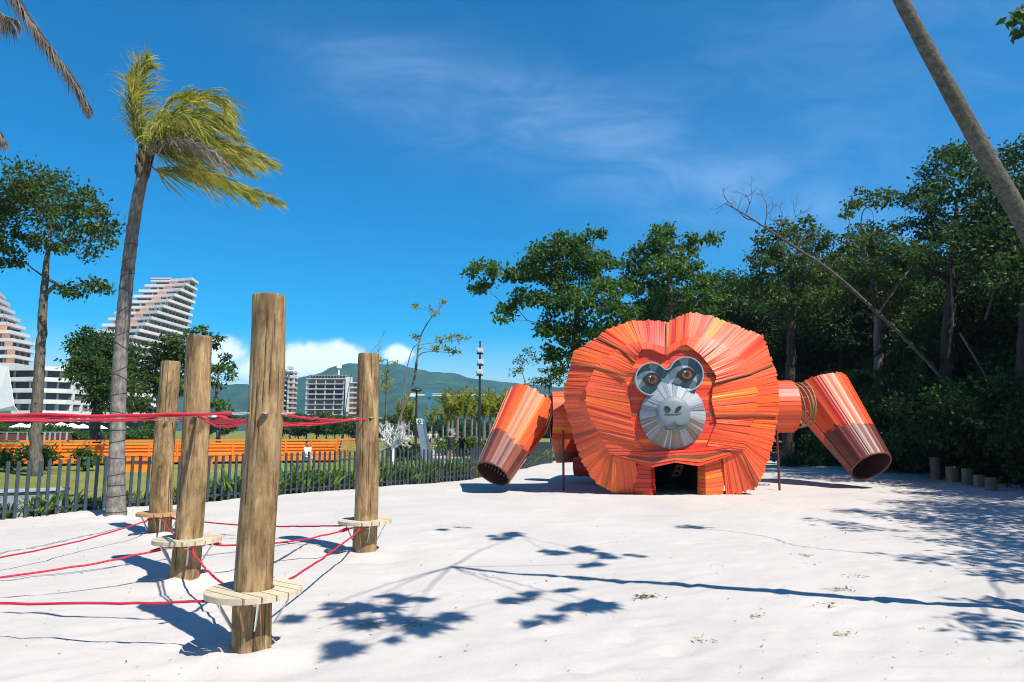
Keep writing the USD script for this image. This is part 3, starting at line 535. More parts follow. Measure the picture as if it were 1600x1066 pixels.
# arms
def frame(A, B):
    d = unit(B-A); u = unit(np.cross(d, V(0, 1, 0))); return d, u, np.cross(d, u)
def cone(A, B, rA, rB, N, hand, boundary, zones):
    d, u, w = frame(A, B); Ln = np.linalg.norm(B-A); last = [None, None]
    R = lambda a, t, off=0: A+d*Ln*t+(u*math.cos(a)+w*math.sin(a))*(rA+(rB-rA)*t+off)
    for k in range(N):
        a0, a1 = k*2*np.pi/N, (k+.96)*2*np.pi/N; tb = boundary+.03*ra.uniform(-1, 1)*(1 if ra.random() < .25 else .1)+.05*math.sin(a0*2+1); te = 1+ra.uniform(-.012, .012)+.02*math.sin(a0*3); o = ra.uniform(-.006, .012); tilt = ra.uniform(-.01, .01)
        c = (A+B)/2; out = u*math.cos((a0+a1)/2)+w*math.sin((a0+a1)/2)
        def sl(t0, t1):
            q = np.array([R(a0, t0, o+tilt), R(a0, t1, o+tilt), R(a1, t1, o-tilt), R(a1, t0, o-tilt)]); b = q-out*.03
            return hexa(q, b)
        m1 = last[0] if (last[0] and ra.random() < .5) else zones[int(meshkit.noise(V(k*.22, 1, 4))*len(zones)*.999)] if ra.random() < .8 else 'slat_'+ra.choice(RED); last[0] = m1
        m2 = last[1] if (last[1] and ra.random() < .6) else ra.choice(['hand_brown', 'hand_brown', 'hand_dark']); last[1] = m2
        ape.add('forearm_slat', sl(tb+.004, te), MAT[m1]); ape.add('hand_slat', sl(0, tb), MAT[m2])
    pts = np.array([A+d*Ln*t for t in (.01, .5, .97)]); rd = np.array([rA+(rB-rA)*t for t in (.01, .5, .97)])-.045
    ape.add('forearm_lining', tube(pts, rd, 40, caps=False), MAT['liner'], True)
    ri = [A+(u*math.cos(a)+w*math.sin(a))*(rA-.01) for a in np.linspace(0, 2*np.pi, 41)]; ape.add('cuff_ring', tube(ri, .028, 6, caps=False), MAT['hand_dark'], True)
    return d, u, w
AL, BL = at(770.5, 740, 18.2), at(831, 632, 19.5)
d, u, w = cone(AL, BL, 0.47, .76, 56, 'l', .37, ['slat_vermilion', 'slat_orange', 'slat_vermilion', 'slat_amber', 'slat_orange', 'slat_red', 'slat_vermilion'])
for k in range(9):
    a = k*.55-.2; c0 = AL+d*.02+u*(.38*math.cos(a))*(.9-.1*k)-w*.1*(k % 3); ape.add('net_cord', tube([AL+u*(-.36+.09*k)+w*.18, AL+d*.5+u*(-.3+.09*k)-w*.25], .009, 5), MAT['rope_white'])
AR, BR = at(1361, 728.5, 19.7), at(1281, 615, 21.6)
cone(AR, BR, .58, .93, 64, 'r', .38, ['slat_red', 'slat_vermilion', 'slat_deep', 'slat_vermilion', 'slat_orange', 'slat_vermilion', 'slat_vermilion'])
def drum(A, B, r, N, nm):
    d, u, w = frame(A, B); Ln = np.linalg.norm(B-A); last = None
    for k in range(N):
        a0, a1 = k*2*np.pi/N, (k+.96)*2*np.pi/N; o = ra.uniform(-.008, .012); out = u*math.cos((a0+a1)/2)+w*math.sin((a0+a1)/2); t1 = 1+ra.uniform(-.02, .02)
        q = np.array([A+(u*math.cos(a)+w*math.sin(a))*(r+o)+d*Ln*t for a, t in ((a0, 0), (a0, t1), (a1, t1), (a1, 0))])
        last = last if last and ra.random() < .5 else 'slat_'+ra.choice(RED); ape.add(nm, hexa(q, q-out*.03), MAT[last])
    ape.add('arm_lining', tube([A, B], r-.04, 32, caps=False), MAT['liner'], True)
UL, UR = at(862, 649, 19.4), at(1236, 635, 20.2)
drum(UL, at(925, 650, 19.4), .655, 36, 'upper_arm_slat'); drum(UR, at(1170, 636, 20.2), .745, 36, 'upper_arm_slat')
def coil(A, B, r0, r1, n, sq=1.0):
    d, u, w = frame(A, B)
    for k in range(n):
        c = A+(B-A)*(k/(n-1)); r = r0+(r1-r0)*k/(n-1); tx = ra.uniform(-.08, .08)
        ape.add('rope_ring', tube([c+(u*math.cos(a)+w*math.sin(a))*r+d*tx*math.cos(a+k) for a in np.linspace(0, 2*np.pi, 33)], .022, 6, caps=False), MAT['rope_brown'], True)
    for k in range(10):
        a = k*2*np.pi/10; o = u*math.cos(a)+w*math.sin(a); ape.add('elbow_rope', tube([A+o*r0, (A+B)/2+o*(r0+r1)/2*.96, B+o*r1], .014, 5), MAT['rope_brown'])
coil(at(1238, 634, 20.2), at(1259, 632, 20.25), .66, .62, 5)
coil(UL+V(-.03, 0, 0), at(848, 646, 19.4), .57, .52, 3)
for px, py, Yd in ((880.5, 756, 18.6), (1217.5, 752, 18.8)):
    b = at(px, py, Yd); b[2] = gz(b[0], b[1])-.1; ape.add('support_pole', tube([b, (b[0], b[1], 1.6)], .032, 10), MAT['hand_dark'], True)
# body and hind legs behind the head
bd = []; N = 40
prof = [(18.05, 1.9), (19.2, 2.0), (21.5, 1.95), (23.5, 1.5), (24.4, .6)]; c0 = at(1052, 650, 18.0)
for y0, r in prof: bd.append([V(c0[0]+r*1.02*math.cos(a), y0, max(-.1, 1.55+r*.95*math.sin(a))) for a in np.linspace(0, 2*np.pi, N, endpoint=False)])
bv = np.vstack(bd); bfc = [[r*N+k, r*N+(k+1) % N, (r+1)*N+(k+1) % N, (r+1)*N+k] for r in range(4) for k in range(N)]
ape.add('body', (bv, np.array(bfc)), MAT['slat_red'])
def leg(A, B, rA, rB): return tube([A, (A+B)/2, B], [rA, (rA+rB)/2, rB], 24)
ape.add('hind_leg', leg(at(884, 676, 22.0), at(885, 712, 22.0), .50, .38), MAT['slat_vermilion'], 40); ape.add('hind_foot', leg(at(885, 708, 21.98), at(886, 722, 21.95), .40, .34), MAT['hand_brown'], 40)
ape.add('foot_tunnel', leg(at(897, 729, 21.2), at(945, 728, 21.0), .28, .33), MAT['face_red'], 40)
# ------------------------------------------------------------------ vegetation builders
def leaves(P, D, Nn, Ln, Wd, droop=0.12):
    """kite leaves folded along the midrib: P base, D direction, Nn normal (all n x 3), Ln length, Wd width"""
    D = unit(D); S = unit(np.cross(D, Nn)); Nn = np.cross(S, D); L1 = Ln[:, None]; W1 = Wd[:, None]
    mid = P+D*L1*.45; tip = P+D*L1-Nn*L1*droop; a = mid+S*W1*.5+Nn*W1*.12; b = mid-S*W1*.5+Nn*W1*.12
    v = np.stack([P, a, tip, b], 1).reshape(-1, 3); n = len(P); k = np.arange(n)[:, None]*4
    return v, np.vstack([k+[0, 1, 2], k+[0, 2, 3]])
def rnd_dirs(r, n, up=.35):
    d = unit(r.normal(size=(n, 3))); d[:, 2] += up; return unit(d)
def tree(t, trunk, rad, blobs, lf, leafm, barkm, seed, dens=1.0, shell=.55, sides=8, name='crown', up=.3, limb=.5, flat=.75, sub=1.0, twig=True):
    """trunk: points; blobs: (centre, radius). Limbs grow from the nearest wood to every blob, twigs to every leaf clump."""
    r = np.random.default_rng(seed); tp = bez(trunk, 8); tr = np.interp(np.linspace(0, 1, len(tp)), np.linspace(0, 1, len(rad)), rad)
    tp = tp+np.vstack([[0, 0, 0], r.normal(0, .12*tr[1:-1, None], (len(tp)-2, 3)), [0, 0, 0]])
    t.add('trunk', tube(tp, tr, 12), MAT[barkm], True)
    k0 = int(len(tp)*limb); nodes = list(tp[k0:]); nr = list(tr[k0:]); wood = []; P, C = [], []
    base = tp[k0]; order = sorted(blobs, key=lambda b: np.linalg.norm(V(*b[0])-base))
    for c, R in order:
        c = V(*c); na = np.array(nodes); dd = c-na; dist = np.linalg.norm(dd, axis=1)+np.maximum(0, -dd[:, 2])*1.5; i = int(np.argmin(dist)); s = na[i]; dv = c-s; ln = np.linalg.norm(dv)
        pts = bez([s, s+dv*.4+r.normal(0, .07*ln, 3)+V(0, 0, .08*ln), s+dv*.75+r.normal(0, .05*ln, 3), c], 4); r0 = max(.018, min(nr[i]*.62, .05+.03*ln)); rr = np.linspace(r0, max(.012, r0*.35), len(pts))
        wood.append(tube(pts, rr, 6, caps=False)); nodes += list(pts[2:]); nr += list(rr[2:])
        m = max(5, int(R*R*14*sub)); q = unit(r.normal(size=(m, 3)))*(R*(shell+(1-shell)*r.random(m))**.8)[:, None]*V(1, 1, flat)
        q += r.normal(0, .12*R, q.shape)
        for x in q:
            if twig: wood.append(tube([c+x*.05, c+x*.55+r.normal(0, .05*R, 3)-V(0, 0, .03*R), c+x], [.016, .011, .006], 4, caps=False))
            nl = int(max(8, dens*1.2*R*R*550/m)); sp = .27*R/sub**.35+.05
            P.append(c+x+r.normal(0, 1, (nl, 3))*V(sp, sp, sp*.6)); C.append(np.tile(x, (nl, 1)))
    P = np.vstack(P); C = np.vstack(C); n = len(P); D = unit(unit(C)*.5+rnd_dirs(r, n, 0)); D[:, 2] -= .25; Nn = rnd_dirs(r, n, up*2.2)
    Ln = lf[0]*r.uniform(.7, 1.3, n); t.add('branches', join(wood), MAT[barkm], True)
    t.add(name, leaves(P, D, Nn, Ln, Ln*lf[1]*r.uniform(.8, 1.2, n)), MAT[leafm]); return t
def pxblobs(lst, Y, k, seed, dy=.9):
    r = np.random.default_rng(seed); out = []
    for (x, y, R) in lst: out.append((at(x, y, Y+r.uniform(-1, 1)*dy*2), R*Y/FPX*1.08))
    return out
# --- tree with a round crown at the left
Yt = 27.0; b = gnd(56, 735, -.15); b = at(56, 735, Yt); b[2] = -.2
t = Thing('round_tree', 'tall tree with round open crown on a slim trunk at the far left', 'tree', b)
tree(t, [b, at(57, 640, Yt), at(64, 540, Yt), at(68, 470, Yt), at(72, 420, Yt), at(80, 350, Yt)], [.24, .20, .17, .15, .12, .05],
     pxblobs([(20, 290, 28), (55, 285, 30), (95, 300, 30), (130, 315, 28), (155, 345, 24), (170, 375, 18), (20, 330, 32), (60, 330, 30), (105, 345, 28), (140, 375, 22), (8, 370, 26), (40, 375, 22), (0, 310, 30), (-30, 330, 34), (-35, 375, 28), (110, 385, 16), (80, 375, 16), (20, 405, 14), (-15, 415, 18), (120, 448, 17), (148, 444, 15), (100, 452, 9), (165, 455, 8)], Yt, 1, 3, 1.0), (.17, .55), 'leaf_olive', 'bark_grey', 21, dens=1.5, limb=.55, sub=1.2)
# --- dense tree behind the palm
Yt = 36.0; b = at(148, 712, Yt); b[2] = -.2
t = Thing('bushy_tree', 'dense dark bushy tree just left of the palm trunk', 'tree', b)
tree(t, [b, at(150, 660, Yt), at(155, 610, Yt), at(160, 560, Yt)], [.3, .26, .2, .08], pxblobs([(130, 545, 22), (150, 530, 20), (170, 545, 25), (115, 580, 15), (140, 580, 25), (170, 590, 28), (150, 615, 22), (175, 625, 20), (120, 560, 16), (190, 560, 20), (160, 560, 26)], Yt, 1, 5), (.21, .5), 'leaf_dark', 'bark_grey', 22, dens=2.0, limb=.4)
Yt = 44.0; b = at(255, 705, Yt); b[2] = -.2
t = Thing('spreading_tree', 'wide loose tree behind the two left hand posts', 'tree', b)
tree(t, [b, at(252, 660, Yt), at(250, 610, Yt), at(262, 560, Yt)], [.28, .24, .18, .08], pxblobs([(215, 575, 20), (235, 560, 22), (262, 545, 22), (285, 535, 20), (310, 520, 14), (325, 535, 11), (338, 528, 8), (230, 600, 22), (260, 590, 24), (215, 630, 18), (245, 640, 18), (290, 560, 22), (280, 600, 20), (205, 600, 16)], Yt, 1, 6), (.28, .5), 'leaf_olive', 'bark_grey', 23, dens=.8, limb=.4)
Yt = 42.0; b = at(342, 705, Yt); b[2] = -.2
t = Thing('slender_tree', 'thin tree with small flat leaf tufts between the tall posts', 'tree', b)
tree(t, [b, at(341, 660, Yt), at(338, 620, Yt), at(342, 580, Yt)], [.16, .13, .1, .05], pxblobs([(332, 582, 12), (345, 575, 12), (360, 572, 8), (362, 590, 7), (335, 600, 10), (350, 560, 8), (340, 640, 14), (332, 655, 10)], Yt, 1, 7, .5), (.26, .5), 'leaf_fresh', 'bark_grey', 24, dens=.9, limb=.4)
# --- big tree behind the ape
Yt = 36.0; b = at(915, 725, Yt); b[2] = -.1
t = Thing('spreading_tree', 'large leafy tree behind the ape with long boughs reaching left', 'tree', b)
tree(t, [b, at(912, 660, Yt), at(908, 590, Yt), at(900, 520, Yt), at(905, 450, Yt)], [.45, .38, .32, .22, .1],
     pxblobs([(738, 427, 11), (755, 420, 14), (775, 420, 13), (795, 425, 13), (812, 430, 15), (745, 450, 10), (758, 445, 11), (790, 485, 13), (783, 498, 8), (805, 478, 13), (820, 462, 18), (832, 405, 20), (855, 395, 22), (880, 388, 22), (905, 382, 22), (930, 372, 13), (925, 392, 18), (845, 430, 24), (875, 430, 26), (910, 430, 26), (950, 415, 20), (965, 440, 20), (860, 470, 24), (900, 475, 26), (940, 465, 24), (965, 490, 22), (860, 512, 20), (890, 520, 24), (925, 515, 26), (880, 555, 16), (865, 550, 14), (905, 550, 20), (955, 530, 24), (875, 575, 10)], Yt, 1, 8), (.23, .6), 'leaf_fresh', 'bark_grey', 25, dens=1.25, limb=.4)
Yt = 38.0; b = at(1060, 722, Yt); b[2] = -.1
t = Thing('spreading_tree', 'large leafy tree with a pointed top directly behind the ape head', 'tree', b)
tree(t, [b, at(1058, 650, Yt), at(1050, 570, Yt), at(1048, 490, Yt), at(1045, 420, Yt)], [.45, .38, .32, .22, .1],
     pxblobs([(1035, 354, 11), (1025, 370, 15), (1045, 372, 16), (1020, 395, 18), (1050, 398, 20), (1072, 385, 16), (1088, 378, 10), (1108, 378, 10), (1120, 370, 8), (995, 390, 14), (1000, 420, 20), (1035, 425, 22), (1068, 420, 20), (1085, 440, 17), (1105, 437, 12), (985, 445, 18), (1015, 455, 22), (1050, 460, 24), (1085, 470, 20), (990, 485, 20), (1025, 495, 22), (1065, 495, 22), (1095, 495, 16), (1000, 530, 22), (1045, 530, 22), (1085, 530, 20), (1112, 462, 12)], Yt, 1, 9), (.23, .6), 'leaf_fresh', 'bark_grey', 26, dens=1.3, limb=.4)
# --- forest edge at the right
Yt = 42.0; b = at(1140, 718, Yt); b[2] = -.1
t = Thing('forest_tree', 'lower dark tree filling the gap right of the ape head', 'tree', b)
tree(t, [b, at(1140, 640, Yt), at(1150, 560, Yt), at(1155, 500, Yt)], [.4, .32, .2, .08], pxblobs([(1130, 485, 20), (1150, 475, 20), (1165, 455, 20), (1125, 520, 22), (1155, 510, 24), (1185, 490, 22), (1175, 540, 25), (1200, 530, 24), (1145, 560, 26), (1195, 590, 24), (1210, 560, 20)], Yt, 1, 10), (.3, .55), 'leaf_dark', 'bark_dark', 27, dens=1.2, limb=.3)
Yt = 33.0; b = at(1232, 722, Yt); b[2] = -.1
t = Thing('forest_tree', 'tall forest tree beside the bare leaning trunk, right of the ape', 'tree', b)
tree(t, [b, at(1232, 640, Yt), at(1236, 560, Yt), at(1238, 470, Yt), at(1236, 400, Yt)], [.3, .26, .22, .16, .06], pxblobs([(1220, 360, 18), (1245, 352, 16), (1262, 365, 18), (1200, 385, 18), (1230, 390, 24), (1262, 398, 22), (1285, 375, 16), (1188, 415, 18), (1215, 425, 24), (1250, 430, 26), (1170, 440, 14), (1195, 455, 20), (1285, 425, 22), (1230, 470, 22), (1270, 470, 24), (1300, 460, 22)], Yt, 1, 11), (.19, .55), 'leaf_olive', 'bark_dark', 28, dens=1.5, limb=.35)
Yt = 28.0; b = at(1372, 728, Yt); b[2] = -.1
t = Thing('forest_tree', 'forked forest tree with pale trunk above the right hand of the ape', 'tree', b)
tree(t, [b, at(1373, 660, Yt), at(1374, 570, Yt), at(1368, 470, Yt), at(1352, 400, Yt), at(1345, 350, Yt)], [.26, .22, .19, .15, .1, .04], pxblobs([(1335, 315, 12), (1352, 305, 12), (1372, 312, 12), (1322, 330, 9), (1392, 310, 12), (1340, 370, 20), (1365, 365, 20), (1320, 385, 18), (1350, 395, 22), (1385, 385, 22), (1310, 410, 18), (1345, 430, 24), (1380, 430, 24), (1410, 405, 22), (1320, 455, 22), (1360, 470, 24), (1400, 455, 24)], Yt, 1, 12), (.17, .55), 'leaf_olive', 'bark_grey', 29, dens=1.6, limb=.5)
Yt = 24.5; b = at(1475, 735, Yt); b[2] = -.1
t = Thing('forest_tree', 'tallest dark forest tree left of the smooth leaning trunk', 'tree', b)
tree(t, [b, at(1478, 640, Yt), at(1482, 520, Yt), at(1490, 400, Yt), at(1495, 320, Yt)], [.3, .27, .23, .15, .06], pxblobs([(1480, 238, 17), (1500, 232, 16), (1468, 258, 20), (1500, 258, 24), (1525, 262, 20), (1445, 285, 20), (1475, 290, 26), (1510, 295, 26), (1540, 290, 22), (1430, 315, 22), (1465, 330, 28), (1505, 335, 28), (1545, 330, 26), (1430, 355, 24), (1470, 375, 28), (1515, 380, 28), (1550, 375, 24), (1425, 400, 22), (1460, 420, 28), (1510, 425, 28)], Yt, 1, 13), (.155, .55), 'leaf_dark', 'bark_dark', 30, dens=1.8, limb=.45)
Yt = 21.0; b = at(1600, 760, Yt); b[2] = -.1
t = Thing('forest_tree', 'dark forest tree at the right edge behind the smooth leaning trunk', 'tree', b)
tree(t, [b, at(1600, 650, Yt), at(1605, 500, Yt), at(1610, 380, Yt), at(1605, 300, Yt)], [.3, .27, .23, .15, .06], pxblobs([(1575, 250, 22), (1600, 232, 24), (1630, 240, 28), (1570, 285, 26), (1610, 280, 30), (1650, 290, 32), (1560, 330, 28), (1600, 335, 32), (1650, 345, 34), (1570, 385, 30), (1620, 395, 34), (1560, 430, 28), (1600, 450, 34), (1660, 450, 36)], Yt, 1, 14), (.145, .55), 'leaf_dark', 'bark_dark', 31, dens=1.8, limb=.4)
# fill trees deeper in the forest: two kinds, each built once
protos = []
for k, (lm, nm) in enumerate((('leaf_forest', 'a'), ('leaf_dark', 'b'))):
    r = np.random.default_rng(50+k); H = 9.5; bl = [((r.normal(0, 1.5), r.normal(0, 1.5), z), r.uniform(.9, 1.4)) for z in np.linspace(2.6, H, 22)]
    t = Thing('thicket_tree', 'dark leafy tree in the shaded depth of the forest', 'tree', group='trees in the shaded depth of the forest')
    tree(t, [(0, 0, -.2), (.1, 0, 3), (-.1, .1, 6), (0, 0, 8.5)], [.2, .17, .13, .05], bl, (.20, .55), lm, 'bark_dark', 60+k, dens=1.1, limb=.2, twig=False); protos.append(t)
r = np.random.default_rng(77); spots = []
for Yf, x0 in ((13, 17.3), (16.5, 17.8), (20, 18.8), (23, 18.8), (26.5, 19.0), (30, 19.2), (34, 18.8), (38, 18.6), (42, 18.4), (46, 16.4), (50, 13.5), (52, 9.5), (56, 19)):
    for q in range(3 if Yf < 46 else 2): spots.append((x0+q*3.6+r.uniform(-.6, .6), Yf+r.uniform(-1.2, 1.2)))
spots += [(14.4, 9.5), (16.5, 5), (19.5, 9), (21, 4)]
for k, (x, y) in enumerate(spots):
    p = protos[k % 2]; s = r.uniform(.8, 1.1)*(1.1 if y > 33 else 1.0 if y > 25 else .93 if y > 12 else .85); loc, rz = (x, y, -.1), r.uniform(0, 360)
    if k < 2: p.place(loc, rz, s)
    else: dup(p, 'thicket_tree', loc, rz, s)
# understorey shrubs
shr = []
for k, lm in enumerate(('leaf_forest', 'leaf_fresh', 'leaf_dark')):
    r2 = np.random.default_rng(90+k); bl = [((r2.normal(0, .7), r2.normal(0, .7), r2.uniform(.4, 2.2)), r2.uniform(.45, .8)) for _ in range(11)]
    t = Thing('forest_shrub', ['dark broad leaved shrub at the forest edge', 'bright green leafy shrub at the forest edge', 'deep green rounded shrub at the forest edge'][k], 'shrub', group='shrubs along the forest edge')
    tree(t, [(0, 0, -.1), (.05, 0, .5), (0, .05, 1.4)], [.05, .04, .02], bl, (.13, .6), lm, 'bark_dark', 95+k, dens=1.9, limb=.1, twig=False, sides=5); shr.append(t)
sp = [(1255, 700, 42), (1285, 690, 40), (1300, 715, 35), (1330, 715, 33), (1390, 700, 29), (1410, 735, 28), (1435, 722, 26.5), (1450, 738, 26), (1480, 738, 24.8), (1510, 742, 24), (1540, 748, 23), (1570, 752, 22), (1600, 756, 21), (1640, 762, 20), (1690, 768, 19.2), (1425, 690, 27), (1500, 700, 26), (1560, 700, 24), (1350, 690, 34), (1620, 700, 22), (1240, 690, 45), (1310, 700, 38), (1470, 690, 27), (1400, 660, 31), (1440, 650, 29), (1530, 660, 26), (1590, 650, 24)]
used = [0, 0, 0]
for k, (x, y, Yd) in enumerate(sp):
    q = (0, 2, 0, 1, 2, 1, 0, 2)[k % 8] if x < 1430 else (0, 2)[k % 2]; pt = at(x, y, Yd); z = -.1 if y > 695 or True else 0; s = r.uniform(.8, 1.4) if x < 1430 else r.uniform(.8, 1.15)*(1, 1, 1.5)[k % 3]; rz = r.uniform(0, 360)
    if not used[q]: shr[q].place((pt[0], pt[1], z), rz, s); used[q] = 1
    else: dup(shr[q], 'forest_shrub', (pt[0], pt[1], z), rz, s)
gc = Thing('ground_plant', 'low dark green plant patch on the sand beside the right ape hand', 'plant', at(1268, 728, 31))
bl = [((gc.loc[0]+dx, gc.loc[1]+dy, .15+.1*abs(math.sin(dx*3))), .32) for dx in np.linspace(-1.2, 1.2, 7) for dy in (-.3, .3)]
tree(gc, [gc.loc+V(0, 0, -1), gc.loc+V(0, 0, .0)+V(0, 0, -gc.loc[2]), V(gc.loc[0], gc.loc[1], .3)], [.02, .02, .01], bl, (.16, .6), 'leaf_dark', 'bark_dark', 44, dens=1.5, limb=.1, twig=False)
# --- palms
def frond(pts, n, ll, wind, r, drop=.35, fold=.5, wid=.03, rr=.02, s0=.12, side=None, rag=.14):
    c = bez(pts, 14); m = len(c); T = unit(np.gradient(c, axis=0)); stalk = tube(c, np.linspace(rr, .004, m), 5)
    s = np.linspace(s0, .99, n); idx = s*(m-1); i = np.clip(idx.astype(int), 0, m-2); fr = (idx-i)[:, None]; P = c[i]*(1-fr)+c[i+1]*fr; D = unit(T[i])
    S = unit(np.cross(D, V(0, 0, 1)+r.normal(0, .05, (n, 3)))) if side is None else unit(np.tile(side, (n, 1)))
    vs, fs, k = [], [], 0
    Lf = ll*(np.sin(np.pi*np.clip(s*.82+.16, 0, 1))**.6)
    for sg_ in (-1, 1):
        L1 = (Lf*r.uniform(.75, 1.15, n))[:, None]; d0 = unit(S*sg_*(1-fold*.5)+D*.75+V(0, 0, .15)+r.normal(0, rag, (n, 3))+wind*.35)
        p = P; q = [p]; d = d0
        for h in range(4):
            d = unit(d+V(0, 0, -1)*drop*(.4+.35*h)+wind*(.16+.14*h)+r.normal(0, rag*.5, (n, 3))); p = p+d*L1/4; q.append(p)
        q = np.stack(q, 1); Wv = unit(np.cross(q[:, 1]-q[:, 0], D))*wid; ws = np.array([.5, 1, .85, .5, .03])[None, :, None]
        a, b = q+Wv[:, None]*ws*.5, q-Wv[:, None]*ws*.5; v = np.stack([a, b], 2).reshape(n, 10, 3); base = (np.arange(n)*10)[:, None]
        f = np.vstack([base+x for h in range(4) for x in ([[2*h, 2*h+1, 2*h+3]], [[2*h, 2*h+3, 2*h+2]])])
        vs.append(v.reshape(-1, 3)); fs.append(f+k); k += n*10
    return stalk, (np.vstack(vs), np.vstack(fs))
def add_frond(t, pts, mt, st='bark_palm', **kw):
    a, b = frond(pts, **kw); p = t.add('frond', b, MAT[mt]); t.add('frond_stalk', a, MAT[st], parent=p)
Yp = 12.75; b = gnd(181, 806); b[2] = -.02; Yp = b[1]; wind = V(1, .1, -.1); r = np.random.default_rng(31)
t = Thing('wind_blown_palm', 'tall palm by the fence with its fronds blown to the right', 'palm', b)
tk = bez([b, at(183, 690, Yp), at(188, 560, Yp+.05), at(199, 430, Yp+.05), at(212, 330, Yp), at(224, 268, Yp), at(230, 238, Yp)], 14)
rad = np.interp(np.linspace(0, 1, len(tk)), [0, .04, .12, .4, .7, .93, 1], [.19, .165, .138, .125, .108, .10, .08])*(1+.035*np.sin(np.arange(len(tk))*2.1)+.03*r.random(len(tk)))
t.add('trunk', tube(tk, rad, 20), MAT['bark_palm'], 40)
for k in range(26):                                              # old leaf bases below the crown
    s = .80+.19*k/26; i = int(s*(len(tk)-1)); a = k*2.4; o = V(math.cos(a), math.sin(a), 0); t.add('leaf_base', tube([tk[i]+o*rad[i]*.7, tk[i]+o*(rad[i]+.015)+V(0, 0, .10), tk[i]+o*(rad[i]+.05)+V(0, 0, .22)], [.05, .04, .012], 6), MAT['bark_palm_dark'], True)
for py, tl in ((798, .0), (778, .01), (756, .0), (738, .02), (715, -.01), (690, .02), (668, .0), (640, -.03), (618, .02), (590, -.05), (575, .06), (540, -.06), (520, .05), (480, .07), (455, -.05), (430, .03), (404, .05), (380, 0)):
    z = at(190, py, Yp)[2]; i = int(np.argmin(abs(tk[:, 2]-z))); c = tk[i]; q = rad[i]+.006
    t.add('wire_ring', tube([c+V(q*math.cos(a), q*math.sin(a), tl*math.sin(a+1)*1.5) for a in np.linspace(0, 2*np.pi, 25)], .0045, 4, caps=False), MAT['dark_metal'])
hd = at(230, 243, Yp); A = lambda x, y, dy=0.0: at(x, y, Yp+dy)
FR = [([hd, A(216, 200), A(212, 150), A(217, 110), A(234, 88)], 'leaf_palm', .72, .1), ([hd, A(224, 200, .3), A(221, 150, .4), A(226, 115, .4), A(240, 100, .4)], 'leaf_palm', .6, .1), ([hd, A(213, 190, -.3), A(206, 150, -.4), A(203, 118, -.4)], 'leaf_palm', .55, .1),
      ([hd, A(252, 200), A(285, 165), A(320, 150), A(345, 162), A(352, 185)], 'leaf_palm', .9, .35), ([hd, A(255, 215, -.4), A(290, 188, -.6), A(325, 178, -.7), A(360, 195, -.7)], 'leaf_palm', .9, .35), ([hd, A(262, 222, .4), A(300, 205, .6), A(340, 200, .8), A(372, 215, .8)], 'leaf_palm', .9, .3),
      ([hd, A(268, 234), A(320, 226), A(380, 236), A(432, 260)], 'leaf_palm', .9, .3), ([hd, A(262, 236, .5), A(310, 240, .9), A(365, 246, 1.1), A(412, 262, 1.1)], 'leaf_palm', .85, .3), ([hd+V(0, 0, -.1), A(245, 266), A(275, 268), A(320, 280), A(385, 298), A(442, 318)], 'leaf_palm', .9, .28),
      ([hd, A(255, 240, -.5), A(300, 262, -.9), A(350, 284, -1.0), A(400, 318, -1.0)], 'leaf_palm', .85, .3), ([hd, A(244, 205, -.7), A(268, 185, -1.1), A(296, 190, -1.3), A(318, 215, -1.3)], 'leaf_palm', .85, .5), ([hd, A(240, 195, .7), A(262, 160, 1.1), A(290, 150, 1.2), A(315, 165, 1.2)], 'leaf_palm', .85, .4),
      ([hd, A(250, 225, -.8), A(285, 220, -1.4), A(325, 235, -1.6), A(360, 270, -1.6)], 'leaf_palm_dry', .6, .5), ([hd, A(270, 220, .3), A(310, 212, .4), A(350, 222, .4), A(385, 244, .4)], 'leaf_palm_dry', .6, .4)]
FR += [([hd, A(246, 215), A(272, 196), A(300, 200), A(322, 222)], 'leaf_palm_dry', .8, .45), ([hd, A(250, 222, -.5), A(280, 210, -.8), A(312, 222, -.9), A(340, 250, -.9)], 'leaf_palm', .85, .4), ([hd, A(256, 228, .2), A(296, 226, .3), A(345, 240, .3), A(398, 276, .3)], 'leaf_palm', .8, .35)]
for pts, mt, ll, dr in FR: add_frond(t, pts, mt, n=100, ll=ll, wind=wind*(.55 if dr > .2 else .25), r=r, drop=dr, rag=.30, wid=.027, rr=.022, s0=.16 if dr > .2 else .06)
# palm beyond the left edge, only its hanging fronds reach the view
Yq = 8.2; r = np.random.default_rng(32); hd = at(-150, -140, Yq); B = lambda x, y, dy=0.0: at(x, y, Yq+dy)
t = Thing('drooping_palm', 'palm outside the upper left corner with dry fronds hanging into the sky', 'palm', (hd[0]-.3, hd[1], -.05))
t.add('trunk', tube(bez([(hd[0]-.3, hd[1], -.3), (hd[0]-.2, hd[1], 3), hd+V(0, 0, .1)], 10), np.linspace(.19, .12, 21), 16), MAT['bark_palm'], 40)
add_frond(t, [hd, B(-60, -95), B(10, -20), B(55, 45), B(100, 105), B(128, 150), B(138, 176)], 'leaf_palm_dry', n=330, ll=.42, wind=V(.25, 0, -.45), r=r, drop=.55, fold=1.35, rag=.2, wid=.013, rr=.028, st='bark_palm_dark')
add_frond(t, [hd, B(-110, -60), B(-70, 60), B(-30, 150), B(-4, 205), B(4, 218)], 'leaf_palm_dry', n=220, ll=.40, wind=V(.2, 0, -.5), r=r, drop=.6, fold=1.3, rag=.2, wid=.013, rr=.028)
add_frond(t, [hd, B(-80, -60, .3), B(-30, -10, .4), B(0, 20, .5), B(28, 32, .5)], 'leaf_palm_dry', n=120, ll=.55, wind=V(.2, 0, -.6), r=r, drop=.8, fold=.9, wid=.016, rr=.028)
